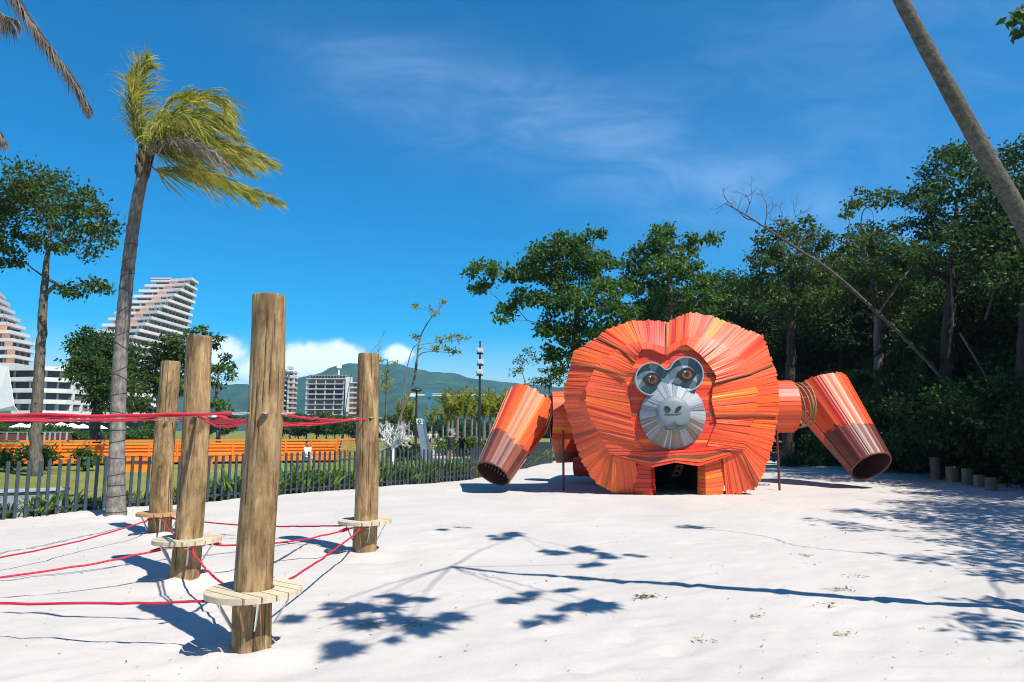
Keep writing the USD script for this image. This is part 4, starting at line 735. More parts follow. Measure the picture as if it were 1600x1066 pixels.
for a in (2.4, 3.3, 4.2, 5.2): add_frond(t, [hd, hd+V(math.cos(a), math.sin(a), .5), hd+V(2*math.cos(a), 2*math.sin(a), .1), hd+V(2.6*math.cos(a), 2.6*math.sin(a), -.9)], 'leaf_palm', n=60, ll=.6, wind=V(.3, 0, -.3), r=r, drop=.4)
# --- smooth leaning trunk at the right, its crown above the frame
r = np.random.default_rng(33); P1, P2 = V(3.27, 5.40, 5.19), V(4.24, 5.55, 3.29); base = V(6.05, 5.83, -.1)
t = Thing('leaning_umbrella_tree', 'smooth ringed grey trunk leaning in from the upper right edge', 'tree', base)
top = P1+(P1-P2)*.62+V(.08, 0, .05); tk = bez([base, V(5.15, 5.70, 1.6), P2, P1, top], 16); rd = np.interp(np.linspace(0, 1, len(tk)), [0, .5, .75, 1], [.095, .075, .056, .038])*(1+.02*np.sin(np.arange(len(tk))*1.9))
t.add('trunk', tube(tk, rd, 16), MAT['bark_ring'], 40)
for k in range(22):
    i = int(len(tk)*(.32+.66*k/22)); a = r.uniform(0, 6.28); o = V(math.cos(a), math.sin(a), .3); t.add('bark_knob', tube([tk[i]+o*rd[i]*.8, tk[i]+o*(rd[i]+.012)], [.016, .006], 5), MAT['bark_palm_dark'])
SH = [(690, 832, 8), (722, 829, 7), (775, 842, 11), (812, 838, 14), (865, 862, 14), (905, 858, 14), (925, 880, 13), (950, 868, 14), (985, 868, 8), (560, 945, 30), (610, 930, 18), (585, 965, 26), (640, 975, 30), (690, 965, 22), (545, 1015, 25), (455, 965, 14), (610, 1000, 14), (800, 935, 16), (825, 925, 14), (885, 918, 12), (905, 945, 20), (945, 942, 20), (850, 968, 18), (525, 940, 14), (660, 935, 12)]
bw, lv, ends = [], [], []; hub = [top, tk[-6], tk[-10]]
for k, (x, y, R) in enumerate(SH):
    g = gnd(x, y); hz = (6.9 if y < 900 else 6.5)+r.uniform(-.35, .35); c = V(g[0], g[1], 0)+SUN*(hz/SUN[2])
    while c[1] > .5 and (c[2]-EYE)/c[1] < .80: hz += .1; c = V(g[0], g[1], 0)+SUN*(hz/SUN[2])
    h = hub[k % 3]
    Rm = R/FPX*g[1]*1.6; e = bez([h, h+(c-h)*.5+V(0, 0, .12), c], 6)
    if k % 3 == 0 and R > 12: bw.append(tube(e, np.linspace(.014, .006, len(e)), 6)); ends.append(c)
    elif ends: q = min(ends, key=lambda z: np.linalg.norm(z-c)); bw.append(tube(bez([q, (q+c)/2+V(0, 0, .08), c], 5), [.007, .005], 5))
    for q in range(4 if Rm > .1 else 2):                         # umbrella leaves: 9 lobes round a stalk end
        cc = c+r.normal(0, .45*Rm, 3)*V(1, 1, .4); m = 9; a = np.arange(m)*2*np.pi/m+r.uniform(0, 1); tilt = r.normal(0, .2, 2)
        D = np.stack([np.cos(a), np.sin(a), np.cos(a)*tilt[0]+np.sin(a)*tilt[1]-.15], 1); Ln = Rm*r.uniform(.75, 1.1, m)
        lv.append(leaves(np.tile(cc, (m, 1)), D, np.tile(V(0, 0, 1), (m, 1)), Ln, Ln*.36, .1)); bw.append(tube([c, (c+cc)/2+V(0, 0, .05), cc], [.008, .006, .005], 4))
for w in bw: t.add('branch', w, MAT['bark_ring'], True)
for w in lv: t.add('umbrella_leaf', w, MAT['leaf_fresh'])
# --- tree beyond the right edge whose shade falls on the sand, one twig of it in the corner
r = np.random.default_rng(34); base = V(11.6, 5.6, -.1)
bl = [((V(*gnd(x, y)[:2], 0)+SUN*(hz/SUN[2])), R) for x, y, hz, R in ((1500, 835, 7.5, .55), (1570, 850, 7.0, .8), (1440, 815, 8, .5), (1380, 805, 8.4, .45), (1330, 800, 8.6, .35), (1420, 800, 8.8, .5), (1300, 815, 8.2, .3), (1360, 825, 7.8, .3), (1550, 880, 6.4, .6), (1600, 900, 6.2, .5), (1620, 860, 7, .9), (1540, 800, 8.8, .6), (1640, 830, 8, .9), (1470, 790, 9.4, .5), (1600, 800, 8.6, .7), (1700, 850, 7.6, 1.0), (1740, 900, 6.6, .9), (1505, 965, 5.4, .22), (1530, 990, 5.2, .16), (1560, 945, 5.6, .2))]
t = Thing('shade_tree', 'broad tree outside the right edge that shades the sand, leaves in the corner', 'tree', base)
bl.append((at(1610, 16, 8.2), .14)); bl.append((at(1598, 40, 8.2), .09))
tree(t, [base, base+V(-.1, .1, 2.5), base+V(-.6, .4, 4.6), base+V(-1.0, .8, 6.8)], [.22, .18, .14, .06], bl, (.17, .55), 'leaf_dark', 'bark_dark', 35, dens=1.0, limb=.5, sub=1.6)
# --- dead trunk leaning through the forest edge
r = np.random.default_rng(36); Yd = 23.5; D_ = lambda x, y, dy=0.0: at(x, y, Yd+dy)
t = Thing('dead_leaning_tree', 'bare dead trunk leaning left out of the forest with twiggy top', 'dead tree', D_(1500, 620))
t.add('trunk', tube(bez([D_(1515, 640, .3), D_(1440, 555), D_(1370, 488), D_(1300, 425), D_(1240, 385), D_(1195, 355), D_(1160, 333), D_(1133, 318)], 8), np.linspace(.075, .018, 57), 8), MAT['bark_dead'], True)
tw = []
def twigs(p, d, ln, rr, depth):
    q = bez([p, p+d*ln*.5+r.normal(0, .06*ln, 3), p+d*ln+r.normal(0, .1*ln, 3)], 4); tw.append(tube(q, np.linspace(rr, rr*.45, len(q)), 5, caps=False))
    if depth:
        for k in range(r.integers(2, 4)): twigs(q[r.integers(3, len(q))], unit(d+r.normal(0, .55, 3)), ln*r.uniform(.5, .75), rr*.5, depth-1)
for x, y, dx, dy in ((1150, 328, -.3, .5), (1165, 335, .3, 1), (1195, 352, .1, 1), (1215, 366, .3, 1), (1225, 372, .7, .8), (1180, 345, -.6, .4), (1245, 388, .6, 1), (1205, 360, .9, .6)): twigs(D_(x, y), unit(V(dx, .1, dy)), .75, .022, 3)
t.add('twigs', join(tw), MAT['bark_dead'], True)
t2 = Thing('broken_branch', 'short pale dead branch rising at an angle before the dark forest', 'dead branch', at(1372, 490, 23.8))
t2.add('stem', tube(bez([at(1372, 492, 23.8), at(1388, 468, 23.8), at(1405, 445, 23.8), at(1425, 415, 23.8)], 5), np.linspace(.05, .015, 16), 7), MAT['bark_pale'], True)
for k, (a, b, Yv) in enumerate((((1500, 520), (1600, 690), 22.5), ((1560, 380), (1540, 500), 22), ((1482, 560), (1486, 420), 24.2))):
    t3 = Thing('hanging_vine', ['long slanting liana in the dark at the right', 'straight hanging liana near the right edge', 'upright thin liana beside the tallest forest tree'][k], 'vine', at(*a, Yv)); t3.add('stem', tube(bez([at(*a, Yv), (at(*a, Yv)+at(*b, Yv))/2+V(.1, 0, -.15), at(*b, Yv)], 6), np.full(13, .045), 6), MAT['bark_grey'], True)
# tree ferns and a small palm in the understorey
r = np.random.default_rng(37); fp = Thing('understorey_palm', 'small arching palm among the forest shrubs', 'palm', group='small palms in the forest understorey')
fp.add('trunk', tube([(0, 0, -.1), (0, 0, 1.6), (.05, 0, 3.0)], [.08, .07, .05], 8), MAT['bark_dark'], True)
for k in range(11):
    a = k*2.4; c, s = math.cos(a), math.sin(a); l = r.uniform(.8, 1.15)
    a_, b_ = frond([(0, 0, 3.0), (c*.6*l, s*.6*l, 3.0+.7), (c*1.3*l, s*1.3*l, 3.0+.6), (c*1.9*l, s*1.9*l, 2.8)], n=34, ll=.5, wind=V(0, 0, 0), r=r, drop=.3, wid=.05, rr=.02)
    p_ = fp.add('frond', b_, MAT['leaf_forest'], local=True); fp.add('frond_stalk', a_, MAT['bark_dark'], local=True, parent=p_)
for k, (x, y, Yd, s) in enumerate(((1330, 600, 27.5, 1.0), (1400, 620, 27, .8), (1440, 560, 26, 1.1), (1220, 600, 37, 1.1), (1190, 580, 40, 1.0), (1520, 640, 23.5, .9))):
    p = at(x, y, Yd); loc = (p[0], p[1], p[2]-3.3*s)
    if k == 0: fp.place(loc, 0, s)
    else: dup(fp, 'understorey_palm', loc, r.uniform(0, 360), s)
# --- strap leaved plants along the fence
r = np.random.default_rng(38); sps = []
for k in range(3):
    m = 46; a = r.uniform(0, 6.28, m); P = np.stack([r.normal(0, .07, m), r.normal(0, .07, m), np.zeros(m)], 1); h = r.uniform(.5, .95, m); o = r.uniform(.15, .6, m); vs, fs = [], []
    for q in range(m):
        d = V(math.cos(a[q]), math.sin(a[q]), 0); s = V(-d[1], d[0], 0)*.03; tt = np.linspace(0, 1, 6)[:, None]; c = P[q]+d*o[q]*tt**1.6+V(0, 0, 1)*h[q]*(tt-.28*tt**3); w = np.array([.7, 1, 1, .8, .5, .05])[:, None]
        vs.append(np.stack([c+s*w, c-s*w], 1).reshape(-1, 3)); fs.append(np.array([x for i in range(5) for x in ([2*i, 2*i+1, 2*i+3], [2*i, 2*i+3, 2*i+2])])+q*12)
    t = Thing('strap_leaf_plant', 'clump of long green strap leaves growing behind the picket fence', 'plant', group='strap leaved plants along the fence'); t.add('leaves', (np.vstack(vs), np.vstack(fs)), MAT['leaf_strap']); sps.append(t)
cnt = 0
for a, b in zip(FENCE[1:-1], FENCE[2:]):
    d = unit(b-a); nn = V(-d[1], d[0]); ln = np.linalg.norm(b-a); x = -1.5 if a is FENCE[1] else 0
    while x < ln:
        for row in range(2):
            p = a+d*(x+r.uniform(-.1, .1))+nn*(.28+row*.42+r.uniform(-.08, .1)); s = r.uniform(.95, 1.45)*(.7 if x < 4.5 and a is FENCE[1] else 1); loc, rz = (p[0], p[1], -.16), r.uniform(0, 360)
            if a is FENCE[1] and x < 3.2 and row >= 1: continue
            if cnt < 3: sps[cnt].place(loc, rz, s)
            else: dup(sps[r.integers(0, 3)], 'strap_leaf_plant', loc, rz, s)
            cnt += 1
        x += .36 if a is FENCE[1] else .6
# ------------------------------------------------------------------ hills
az = np.linspace(-1.0, .9, 260); RX = [-400, 100, 200, 300, 340, 430, 500, 530, 545, 580, 600, 625, 640, 680, 705, 740, 780, 830, 870, 950, 1200, 1900]; RY = [620, 606, 600, 614, 606, 602, 586, 573, 571, 578, 583, 575, 579, 585, 588, 596, 600, 604, 609, 618, 632, 640]
def ridge(a): return np.interp(800+1080*a, RX, RY)
rows = np.linspace(0, 1, 90); hv = []
for q in rows:
    Dd = 1150+1350*q; el = (672-ridge(az))/FPX; Hh = el*2150*np.clip(np.sin(np.minimum(q/.74, 1)*np.pi/2), 0, 1)**1.3*(1 if q < .74 else 1-(q-.74)*1.1)
    P = np.stack([az*Dd, np.full_like(az, Dd), np.zeros_like(az)], 1)
    bump = (meshkit.fbm(P/240, 4, 9)-.5)*85*math.sin(min(q*1.6, 1)*np.pi/2)*(.25 if .6 < q < .86 else 1)*min(1, q*5)+(meshkit.fbm(P/38, 3, 4)-.5)*13*min(1, q*6)
    hv.append(np.stack([az*Dd, np.full_like(az, Dd), np.maximum(Hh+bump, -8)-6*(q < .02)], 1))
nA = len(az); i, j = np.meshgrid(np.arange(len(rows)-1), np.arange(nA-1), indexing='ij'); q = np.stack([i*nA+j, i*nA+j+1, (i+1)*nA+j+1, (i+1)*nA+j], -1).reshape(-1, 4)
single('hills', (np.vstack(hv), q), MAT['hill'], 'long forested hills on the horizon', smooth=True, kind='structure')

# ------------------------------------------------------------------ buildings
def band(pts, z0, z1, th):
    """vertical wall strip along a plan polyline with thickness th to the back (away from the viewer)"""
    p = np.array(pts, float); d = unit(np.gradient(p, axis=0)); nn = np.stack([-d[:, 1], d[:, 0]], 1); nn *= np.sign(nn @ V(-.55, 1.0)+1e-9)[:, None]; b = p+nn*th; out = []
    for k in range(len(p)-1):
        out.append(hexa(np.array([[*p[k], z0], [*p[k+1], z0], [*p[k+1], z1], [*p[k], z1]]), np.array([[*b[k], z0], [*b[k+1], z0], [*b[k+1], z1], [*b[k], z1]])))
    return join(out)
def slabp(pts, z0, z1, depth):
    p = [tuple(x) for x in pts]; g = sg.Polygon(p+[(p[-1][0]-8, p[-1][1]+depth), (p[0][0], p[0][1]+depth+6)]).buffer(0)
    return plate(g, lambda u, v: np.stack([u, v, np.full(len(u), z1)], 1), V(0, 0, -(z1-z0)))
X_ = lambda px, Y: (px-800)/FPX*Y*1.008
def tower(t, floors, zt, fh, plan, setback, infill=None, seed=0, last_z=0):
    r = random.Random(seed)
    for i in range(floors):
        z = zt-i*fh; P = np.array(plan(i), float)
        if z < last_z: break
        t.add('balcony', join([band(P, z-1.05, z, .25), slabp(P, z-1.3, z-1.06, setback+1.5)]), MAT['concrete_white'])
        Q = P.copy(); Q[:, 1] += setback; Q[0, 0] += 1.2; Q[-1] = P[-1]+V(-setback, 0) if infill else P[-1]+V(-.6, setback)
        if infill: Q[-2, 0] -= setback
        zb, zc = z-fh+.02, z-1.32
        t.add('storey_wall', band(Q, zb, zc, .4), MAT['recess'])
        for k in range(len(Q)-1):
            ln = np.linalg.norm(Q[k+1]-Q[k]); m = max(1, int(ln/3.2))
            for s in range(m+1):
                if r.random() < .8:
                    c = Q[k]+(Q[k+1]-Q[k])*min(max(s/m+r.uniform(-.1, .1)/m, .02), .98); dq = unit(Q[k+1]-Q[k]); nq = V(-dq[1], dq[0]); nq *= np.sign(nq @ V(-.55, 1)); c = c-nq*.22; t.add('pier', box((c[0], c[1], (zb+zc)/2), (r.choice([.5, .5, 1.1]), .3, zc-zb)), MAT[infill if infill and k == len(Q)-2 and r.random() < .6 else 'concrete_white'])
        if infill and (seed == 3 or 4 <= i <= 8):
            a, b = P[1].copy(), P[2].copy(); a[1] += .05; b[1] += .05; a[0] -= 1; t.add('infill_panel', band([a, b], zb, z-1.08, .3), MAT['brick_orange'])
Dw = 344.0
t = Thing('apartment_tower', 'stepped white apartment tower with diagonal orange brick strip behind the palm', 'building', (X_(240, Dw), Dw, 0))
def plan2(i):
    y = 340-3.5*i; return [(X_(229-9.0*i, y+4), y+4), (X_(261-8.6*i, y+4), y+4), (X_(272-8.6*i, y+3), y+3), (X_(294-8.6*i, y), y), (X_(305-1.2*i, 351), 351)]
tower(t, 22, 77.6, 3.4, plan2, 2.4, 'brick_orange', 3)
t.add('roof_parapet', band([(X_(229, Dw), Dw-.3), (X_(261, Dw), Dw-.3)], 77.6, 78.2, .3), MAT['concrete_white'])
Dw = 262.0
t = Thing('apartment_tower', 'stepped white apartment tower cut by the left edge of the photo', 'building', (X_(-20, Dw), Dw, 0))
rx = [2, 11, 20, 29, 38, 46, 56, 57, 56, 57, 58, 58, 58, 58, 58, 58, 58, 58]
tower(t, 18, 55.4, 3.16, lambda i: [(X_(-70, Dw), Dw), (X_(-22+5.5*i if i < 7 else 16, Dw), Dw), (X_(-14+5.5*i if i < 7 else 24, Dw), Dw), (X_(rx[i], Dw+14), Dw+14)], 2.4, 'brick_orange', 4)
net = [(X_(-6, 205), 205, at(0, 570, 205)[2]), (X_(14, 204), 204, at(0, 572, 204)[2]), (X_(34, 204), 204, at(0, 634, 204)[2]), (X_(37, 204), 204, at(0, 642, 204)[2]), (X_(-6, 204), 204, at(0, 642, 204)[2])]
t.add('scaffold_net', plate(sg.Polygon([(p[0], p[2]) for p in net]), lambda u, v: np.stack([u, 204+.6*np.sin(u*1.3)+.4*np.sin(v*1.9), v], 1), V(0, .2, 0)), MAT['net_white'])
Dw = 205.0
t = Thing('low_apartment_wing', 'long low white apartment wing of wavy terraces between the two towers', 'building', (X_(100, Dw), Dw+8, 0))
wv = lambda i: [(X_(-40, Dw), Dw+2), (X_(18+3*i, Dw), Dw), (X_(70, Dw), Dw-1), (X_(110, Dw+4), Dw+4), (X_(150, Dw+14), Dw+14), (X_(195, Dw+24), Dw+24), (X_(232+6*i, Dw+30), Dw+30)]
tower(t, 5, at(0, 572, Dw)[2], 3.3, wv, 2.6, None, 5, 3)
t.add('ground_storey', band([(X_(-60, Dw), Dw+6), (X_(260, Dw+34), Dw+36)], -.2, at(0, 640, Dw)[2]-.2, .5), MAT['facade_glass'])
Dw = 350.0
t = Thing('block_under_construction', 'grey and pink apartment block rising beside the nearest post', 'building', (X_(438, Dw), Dw, 0))
zt = at(0, 577, Dw)[2]
for i in range(9):
    z = zt-i*2.62; x0, x1, x2, x3 = X_(415, Dw), X_(444.5, Dw), X_(447, Dw), X_(457.5-.3*(i > 2), Dw)
    t.add('slab', box(((x0+x1)/2, Dw+3, z), (x1-x0, 6.4, .75)), MAT['concrete_raw']); t.add('slab', box(((x2+x3)/2, Dw+8, z-1.1), (x3-x2, 6, .9)), MAT['concrete_raw'])
    for xa, xb in ((x0, x0+1.2), (x0+4.5, x0+5.2), (x1-.9, x1)): t.add('pier', box(((xa+xb)/2, Dw+.6, z-1.3), (xb-xa, .6, 1.9)), MAT['concrete_raw'])
    for xa, xb in ((x2, x2+.8), (x3-1.0, x3)): t.add('pier', box(((xa+xb)/2, Dw+5.6, z-2.4), (xb-xa, .6, 2.0)), MAT['hoarding_red' if xa > x2+1 and i > 2 else 'concrete_raw'])
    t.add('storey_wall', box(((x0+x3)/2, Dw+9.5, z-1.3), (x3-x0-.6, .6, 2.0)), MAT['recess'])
for k, (a, h) in enumerate(((418, 3), (427, 2.2), (436, 2.8), (450, 1.5))): t.add('roof_formwork', box((X_(a+3, Dw), Dw+3, zt+h/2), (2.2, 4, h)), MAT['net_white'])
Dw = 400.0
t = Thing('building_skeleton', 'grey concrete building skeleton with scaffolding near the lone right post', 'building', (X_(515, Dw), Dw, 0))
zt = at(0, 592, Dw)[2]
for i in range(9):
    z = zt-i*2.95; x0, x1 = X_(480.5, Dw), X_(541-i*.3, Dw)
    t.add('slab', box(((x0+x1)/2, Dw+6, z), (x1-x0, 13, .55)), MAT['concrete_raw'])
    if i < 8:
        for k in range(5): t.add('column', box((x0+.5+(x1-x0-1)*k/4, Dw+.2, z-1.45), (.8 if k in (0, 4) else .6, .6, 2.4)), MAT['concrete_grey'])
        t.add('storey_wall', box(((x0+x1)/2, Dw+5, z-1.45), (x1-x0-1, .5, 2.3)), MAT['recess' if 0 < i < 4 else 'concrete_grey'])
x0, x1 = X_(482, Dw), X_(548, Dw)
t.add('roof_scaffold', join([box(((x0+x1)/2-1, Dw+3, zt+2.1), (x1-x0-3, 5, .25)), box(((x0+x1)/2-1, Dw+5, zt+1.0), (x1-x0-4, .3, 2.0))]+[box((x0+1.5+k*1.7, Dw+.5, zt+1.3), (.16, .16, 2.6)) for k in range(13)]), MAT['concrete_grey'])
t.add('scaffold_net', box((X_(546, Dw), Dw+2, zt-9), (2.6, 6, 20)), MAT['net_white']); t.add('hoarding', join([box((X_(506, Dw), Dw-8, zt-25.3), (24, .4, 4.6))]), MAT['hoarding_red'])
c = Thing('roof_crane', 'small pale crane head standing on the concrete building skeleton', 'crane', (X_(531, 404), 404, zt))
c.add('mast', bar((X_(531, 404), 404, zt), (X_(531, 404), 404, zt+6.5), .7), MAT['crane_white']); c.add('cab', box((X_(531.5, 404), 404, zt+7.6), (2.6, 1.8, 2.2)), MAT['crane_white']); c.add('jib', bar((X_(529, 404), 404, zt+8.6), (X_(534, 404), 406, zt+9.0), .4), MAT['concrete_grey'])
Dw = 380.0
t = Thing('orange_building', 'pale and orange unfinished building half hidden by the lone right post', 'building', (X_(556, Dw), Dw, 0)); zt = at(0, 598, Dw)[2]
for i in range(8):
    z = zt-i*2.8; x0, x1 = X_(547, Dw), X_(572, Dw)
    t.add('slab', box(((x0+x1)/2, Dw+4, z), (x1-x0, 8, .5)), MAT['concrete_white'])
    if i: t.add('storey_wall', box(((x0+x1)/2, Dw+1.2, z+1.4), (x1-x0-.6, .5, 2.2)), MAT['brick_orange' if i > 2 else 'concrete_grey']); t.add('opening', box(((x0+x1)/2-1, Dw+.85, z+1.4), (1.6, .25, 1.5)), MAT['recess'])
Dw = 620.0; zj = at(0, 618, Dw)[2]
t = Thing('tower_crane', 'distant blue tower crane with long white jib before the hills', 'crane', (X_(672, Dw), Dw, 0))
t.add('mast', bar((X_(672, Dw), Dw, 0), (X_(672, Dw), Dw, zj+1), 2.6), MAT['crane_blue']); t.add('cab', box((X_(672, Dw), Dw-1, zj+.6), (6, 3, 3.6)), MAT['crane_blue'])
t.add('jib', join([bar((X_(676, Dw), Dw, zj), (X_(762, Dw), Dw, zj), .6), bar((X_(676, Dw), Dw, zj+1.6), (X_(762, Dw), Dw, zj+.6), .4)]+[bar((X_(676+k*4, Dw), Dw, zj), (X_(678+k*4, Dw), Dw, zj+1.4), .25) for k in range(21)]), MAT['crane_white'])
t.add('counter_jib', join([bar((X_(642, Dw), Dw, zj+.5), (X_(670, Dw), Dw, zj+.5), 1.2), box((X_(646, Dw), Dw, zj+.4), (5, 2.5, 3))]), MAT['crane_white'])

# ------------------------------------------------------------------ park furniture
Dw = 118.0; um = None
for k, (px, s) in enumerate(((44, 1), (70, 1.1), (88, 1), (106, 1.05), (123, 1), (140, .95), (166, .9), (199, .95))):
    loc = (X_(px, Dw), Dw, -.15)
    if um is None:
        um = Thing('parasol', 'white square parasol in the row before the low apartment wing', 'parasol', loc, group='white parasols of the terrace')
        um.add('canopy', (np.array([[-1.15, -1.15, 2.25], [1.15, -1.15, 2.25], [1.15, 1.15, 2.25], [-1.15, 1.15, 2.25], [0, 0, 2.95], [0, 0, 2.85], [-1.15, -1.15, 2.12], [1.15, -1.15, 2.12], [1.15, 1.15, 2.12], [-1.15, 1.15, 2.12]]), np.array([[0, 1, 4], [1, 2, 4], [2, 3, 4], [3, 0, 4], [7, 6, 5], [8, 7, 5], [9, 8, 5], [6, 9, 5], [0, 6, 7], [0, 7, 1], [1, 7, 8], [1, 8, 2], [2, 8, 9], [2, 9, 3], [3, 9, 6], [3, 6, 0]])), MAT['canvas'], local=True)
        um.add('pole', tube([(0, 0, 0), (0, 0, 2.9)], .04, 6), MAT['dark_metal'], local=True); um.add('foot', box((0, 0, .08), (.7, .7, .14)), MAT['dark_metal'], local=True)
    else: dup(um, 'parasol', loc, 3*k, s)
Dw = 100.0
t = Thing('retaining_wall', 'dark timber retaining wall with pale posts below the parasols', 'wall', (X_(50, Dw), Dw, -.2))
t.add('wall', box((X_(30, Dw), Dw, .25), (X_(126, Dw)-X_(-60, Dw), .4, 1.5)), MAT['hand_dark']); t.add('rail', bar((X_(-60, Dw), Dw-.1, 1.28), (X_(126, Dw), Dw-.1, 1.28), .10), MAT['kerb_blue'])
for px in (8, 26, 43, 58, 74, 84, 92, 100, 108, 118): t.add('post', bar((X_(px, Dw), Dw-.25, -.2), (X_(px, Dw), Dw-.25, 1.25), .18), MAT['concrete_grey'])
r = np.random.default_rng(41)
def bush(name, label, c, R, leafm, sd, ln=.16, group=None, flat=.7):
    t = Thing(name, label, 'shrub', (c[0], c[1], -.15), group=group); rr = np.random.default_rng(sd)
    bl = [((c[0]+rr.normal(0, R*.45), c[1]+rr.normal(0, R*.45), max(.1, c[2]+rr.normal(0, R*.2))), R*rr.uniform(.45, .7)) for _ in range(7)]
    tree(t, [(c[0], c[1], -.3), (c[0], c[1], .1), (c[0], c[1], c[2])], [.05, .04, .02], bl, (ln, .6), leafm, 'bark_dark', sd, dens=1.0, limb=.1, twig=False, name='foliage'); return t
hb = bush('terrace_shrub', 'low green shrub growing along the terrace below the parasols', (X_(10, 108), 108, 1.5), 1.5, 'leaf_fresh', 42, .4, 'shrubs along the terrace')
for k, px in enumerate((24, 38, 70, 90, 112, 138, 152, 166, 186, 206, 226, 246)): dup(hb, 'terrace_shrub', (X_(px, 108), 108+r.uniform(-2, 2), -.5-.3*(k > 4)), r.uniform(0, 360), r.uniform(.7, 1.05))
# small trees along the far lawn
ft = Thing('small_park_tree', 'small round park tree in the far row beyond the lawn', 'tree', group='far row of small park trees')
rr = np.random.default_rng(43); tree(ft, [(0, 0, -.2), (0, 0, 1), (.1, 0, 2.2)], [.12, .1, .05], [((rr.normal(0, .8), rr.normal(0, .8), rr.uniform(1.7, 3.6)), rr.uniform(.5, .9)) for _ in range(12)], (.34, .55), 'leaf_olive', 'bark_grey', 44, dens=.9, limb=.3, twig=False)
for k, px in enumerate((262, 335, 352, 432, 446, 459, 472, 484, 500, 515, 528, 541, 556, 592, 604, 630)):
    D = 112+r.uniform(-8, 14); loc, s = (X_(px, D), D, -.15), r.uniform(.75, 1.15)
    if k == 0: ft.place(loc, 0, s)
    else: dup(ft, 'small_park_tree', loc, r.uniform(0, 360), s)
# orange boardwalk railing
def brail(name, label, a, b, panels, deck=True, solid=True):
    t = Thing(name, label, 'railing', ((a[0]+b[0])/2, (a[1]+b[1])/2, 0)); a, b = V(*a), V(*b); n = panels; d = unit(b-a)
    for k in range(n+1): p = a+(b-a)*k/n; t.add('post', bar((p[0], p[1], .05), (p[0], p[1], 1.06), .09, .07), MAT['rail_orange'])
    for z, w in ((1.06, .09), (.88, .05), (.30, .05), (.18, .06)): t.add('rail', bar((a[0], a[1], z), (b[0], b[1], z), .05, w), MAT['rail_orange'])
    for k in range(n):
        p, q = a+(b-a)*(k+.04)/n, a+(b-a)*(k+.96)/n
        if solid: t.add('panel', bar((p[0], p[1]+.03, .58), (q[0], q[1]+.03, .58), .03, .70), MAT['rail_orange'])
        for z in (.56, .72): t.add('rail', bar((p[0], p[1]-.03, z), (q[0], q[1]-.03, z), .03, .035), MAT['rail_orange'])
    if deck:
        nn = V(-d[1], d[0]); c = (a+b)/2+nn*1.1; t.add('deck', bar((*(a+nn*1.1), -.02), (*(b+nn*1.1), -.02), 2.3, .16), MAT['hand_dark'])
        t.add('deck_edge', bar((*(a-nn*.08), .06), (*(b-nn*.08), .06), .08, .2), MAT['rail_orange'])
    return t
brail('orange_railing', 'bright orange panel railing of the boardwalk across the lawn', (X_(-90, 33.0), 33.0), (X_(531, 38.5), 38.5), 14)
brail('orange_railing', 'open low orange rail beyond the end of the panel railing', (X_(533, 39), 39), (X_(585, 46), 46), 4, False, False)
t = Thing('bridge_pier', 'orange block below the boardwalk between the posts', 'pier', (X_(327, 30.5), 30.5, -.2)); t.add('body', box((X_(327, 30.5), 30.5, -.12), (.62, .6, 1.1)), MAT['rail_orange']); t.add('cap', box((X_(327, 30.5), 30.5, .45), (.7, .68, .05)), MAT['hand_dark'])
t = Thing('bridge_pier', 'orange block below the boardwalk right of the palm trunk', 'pier', (X_(232, 30.0), 30.0, -.2)); t.add('body', box((X_(232, 30.0), 30.0, -.12), (.95, .6, .7)), MAT['rail_orange']); t.add('cap', box((X_(232, 30), 30, .25), (1.03, .68, .05)), MAT['hand_dark'])
t = Thing('folded_cloth', 'crumpled white and pink cloth lying on the orange railing at far left', 'cloth', at(43, 706, 32.6))
for k, pts in enumerate(([(31, 702), (38, 710), (41, 710), (34, 703)], [(42, 711), (47, 702), (52, 701), (53, 710)], [(38, 708), (42, 713), (54, 711), (48, 707)])):
    t.add('fold', plate(sg.Polygon(pts), lambda u, v: np.array([at(x, y, 32.5+.08*math.sin(x*.9)+.05*math.sin(y)) for x, y in zip(u, v)]), V(0, .05, 0)), MAT['cloth_white' if k else 'cloth_pink'])
# lamps
D = 34.0; b = at(749, 720, D); b[2] = -.15
t = Thing('tall_lamp_post', 'tall black lamp post with three pale boxes left of the ape', 'lamp post', b)
zt = at(749, 533, D)[2]; t.add('pole', tube([b, (b[0], b[1], 2.6), (b[0], b[1], zt)], [.075, .065, .04], 10), MAT['dark_metal'], True); t.add('base_plate', box((b[0], b[1], b[2]+.05), (.4, .4, .1)), MAT['dark_metal'])
for y, dx in ((548, 1), (566, 1.5), (581.5, .5)):
    c = at(749+dx, y, D); h = t.add('floodlight', box((c[0], c[1]-.06, c[2]), (.30, .30, .24)), MAT['pale_box']); t.add('lens', box((c[0], c[1]-.24, c[2]), (.22, .05, .16)), MAT['concrete_white'], parent=h); t.add('clamp', box((c[0], c[1], c[2]-.15), (.32, .22, .05)), MAT['dark_metal'], parent=h)
D = 36.0; b = at(649, 720, D); b[2] = -.15
t = Thing('street_lamp', 'short black street lamp with flat round head behind the sign', 'street lamp', b); zt = at(650, 612, D)[2]
t.add('pole', tube([b, (b[0], b[1], zt)], [.07, .05], 10), MAT['dark_metal'], True); t.add('lamp_head', revolve([(0, 0), (.22, 0), (.30, .06), (.28, .11), (.06, .2), (0, .2)], (b[0], b[1], zt)), MAT['dark_metal'], 40)
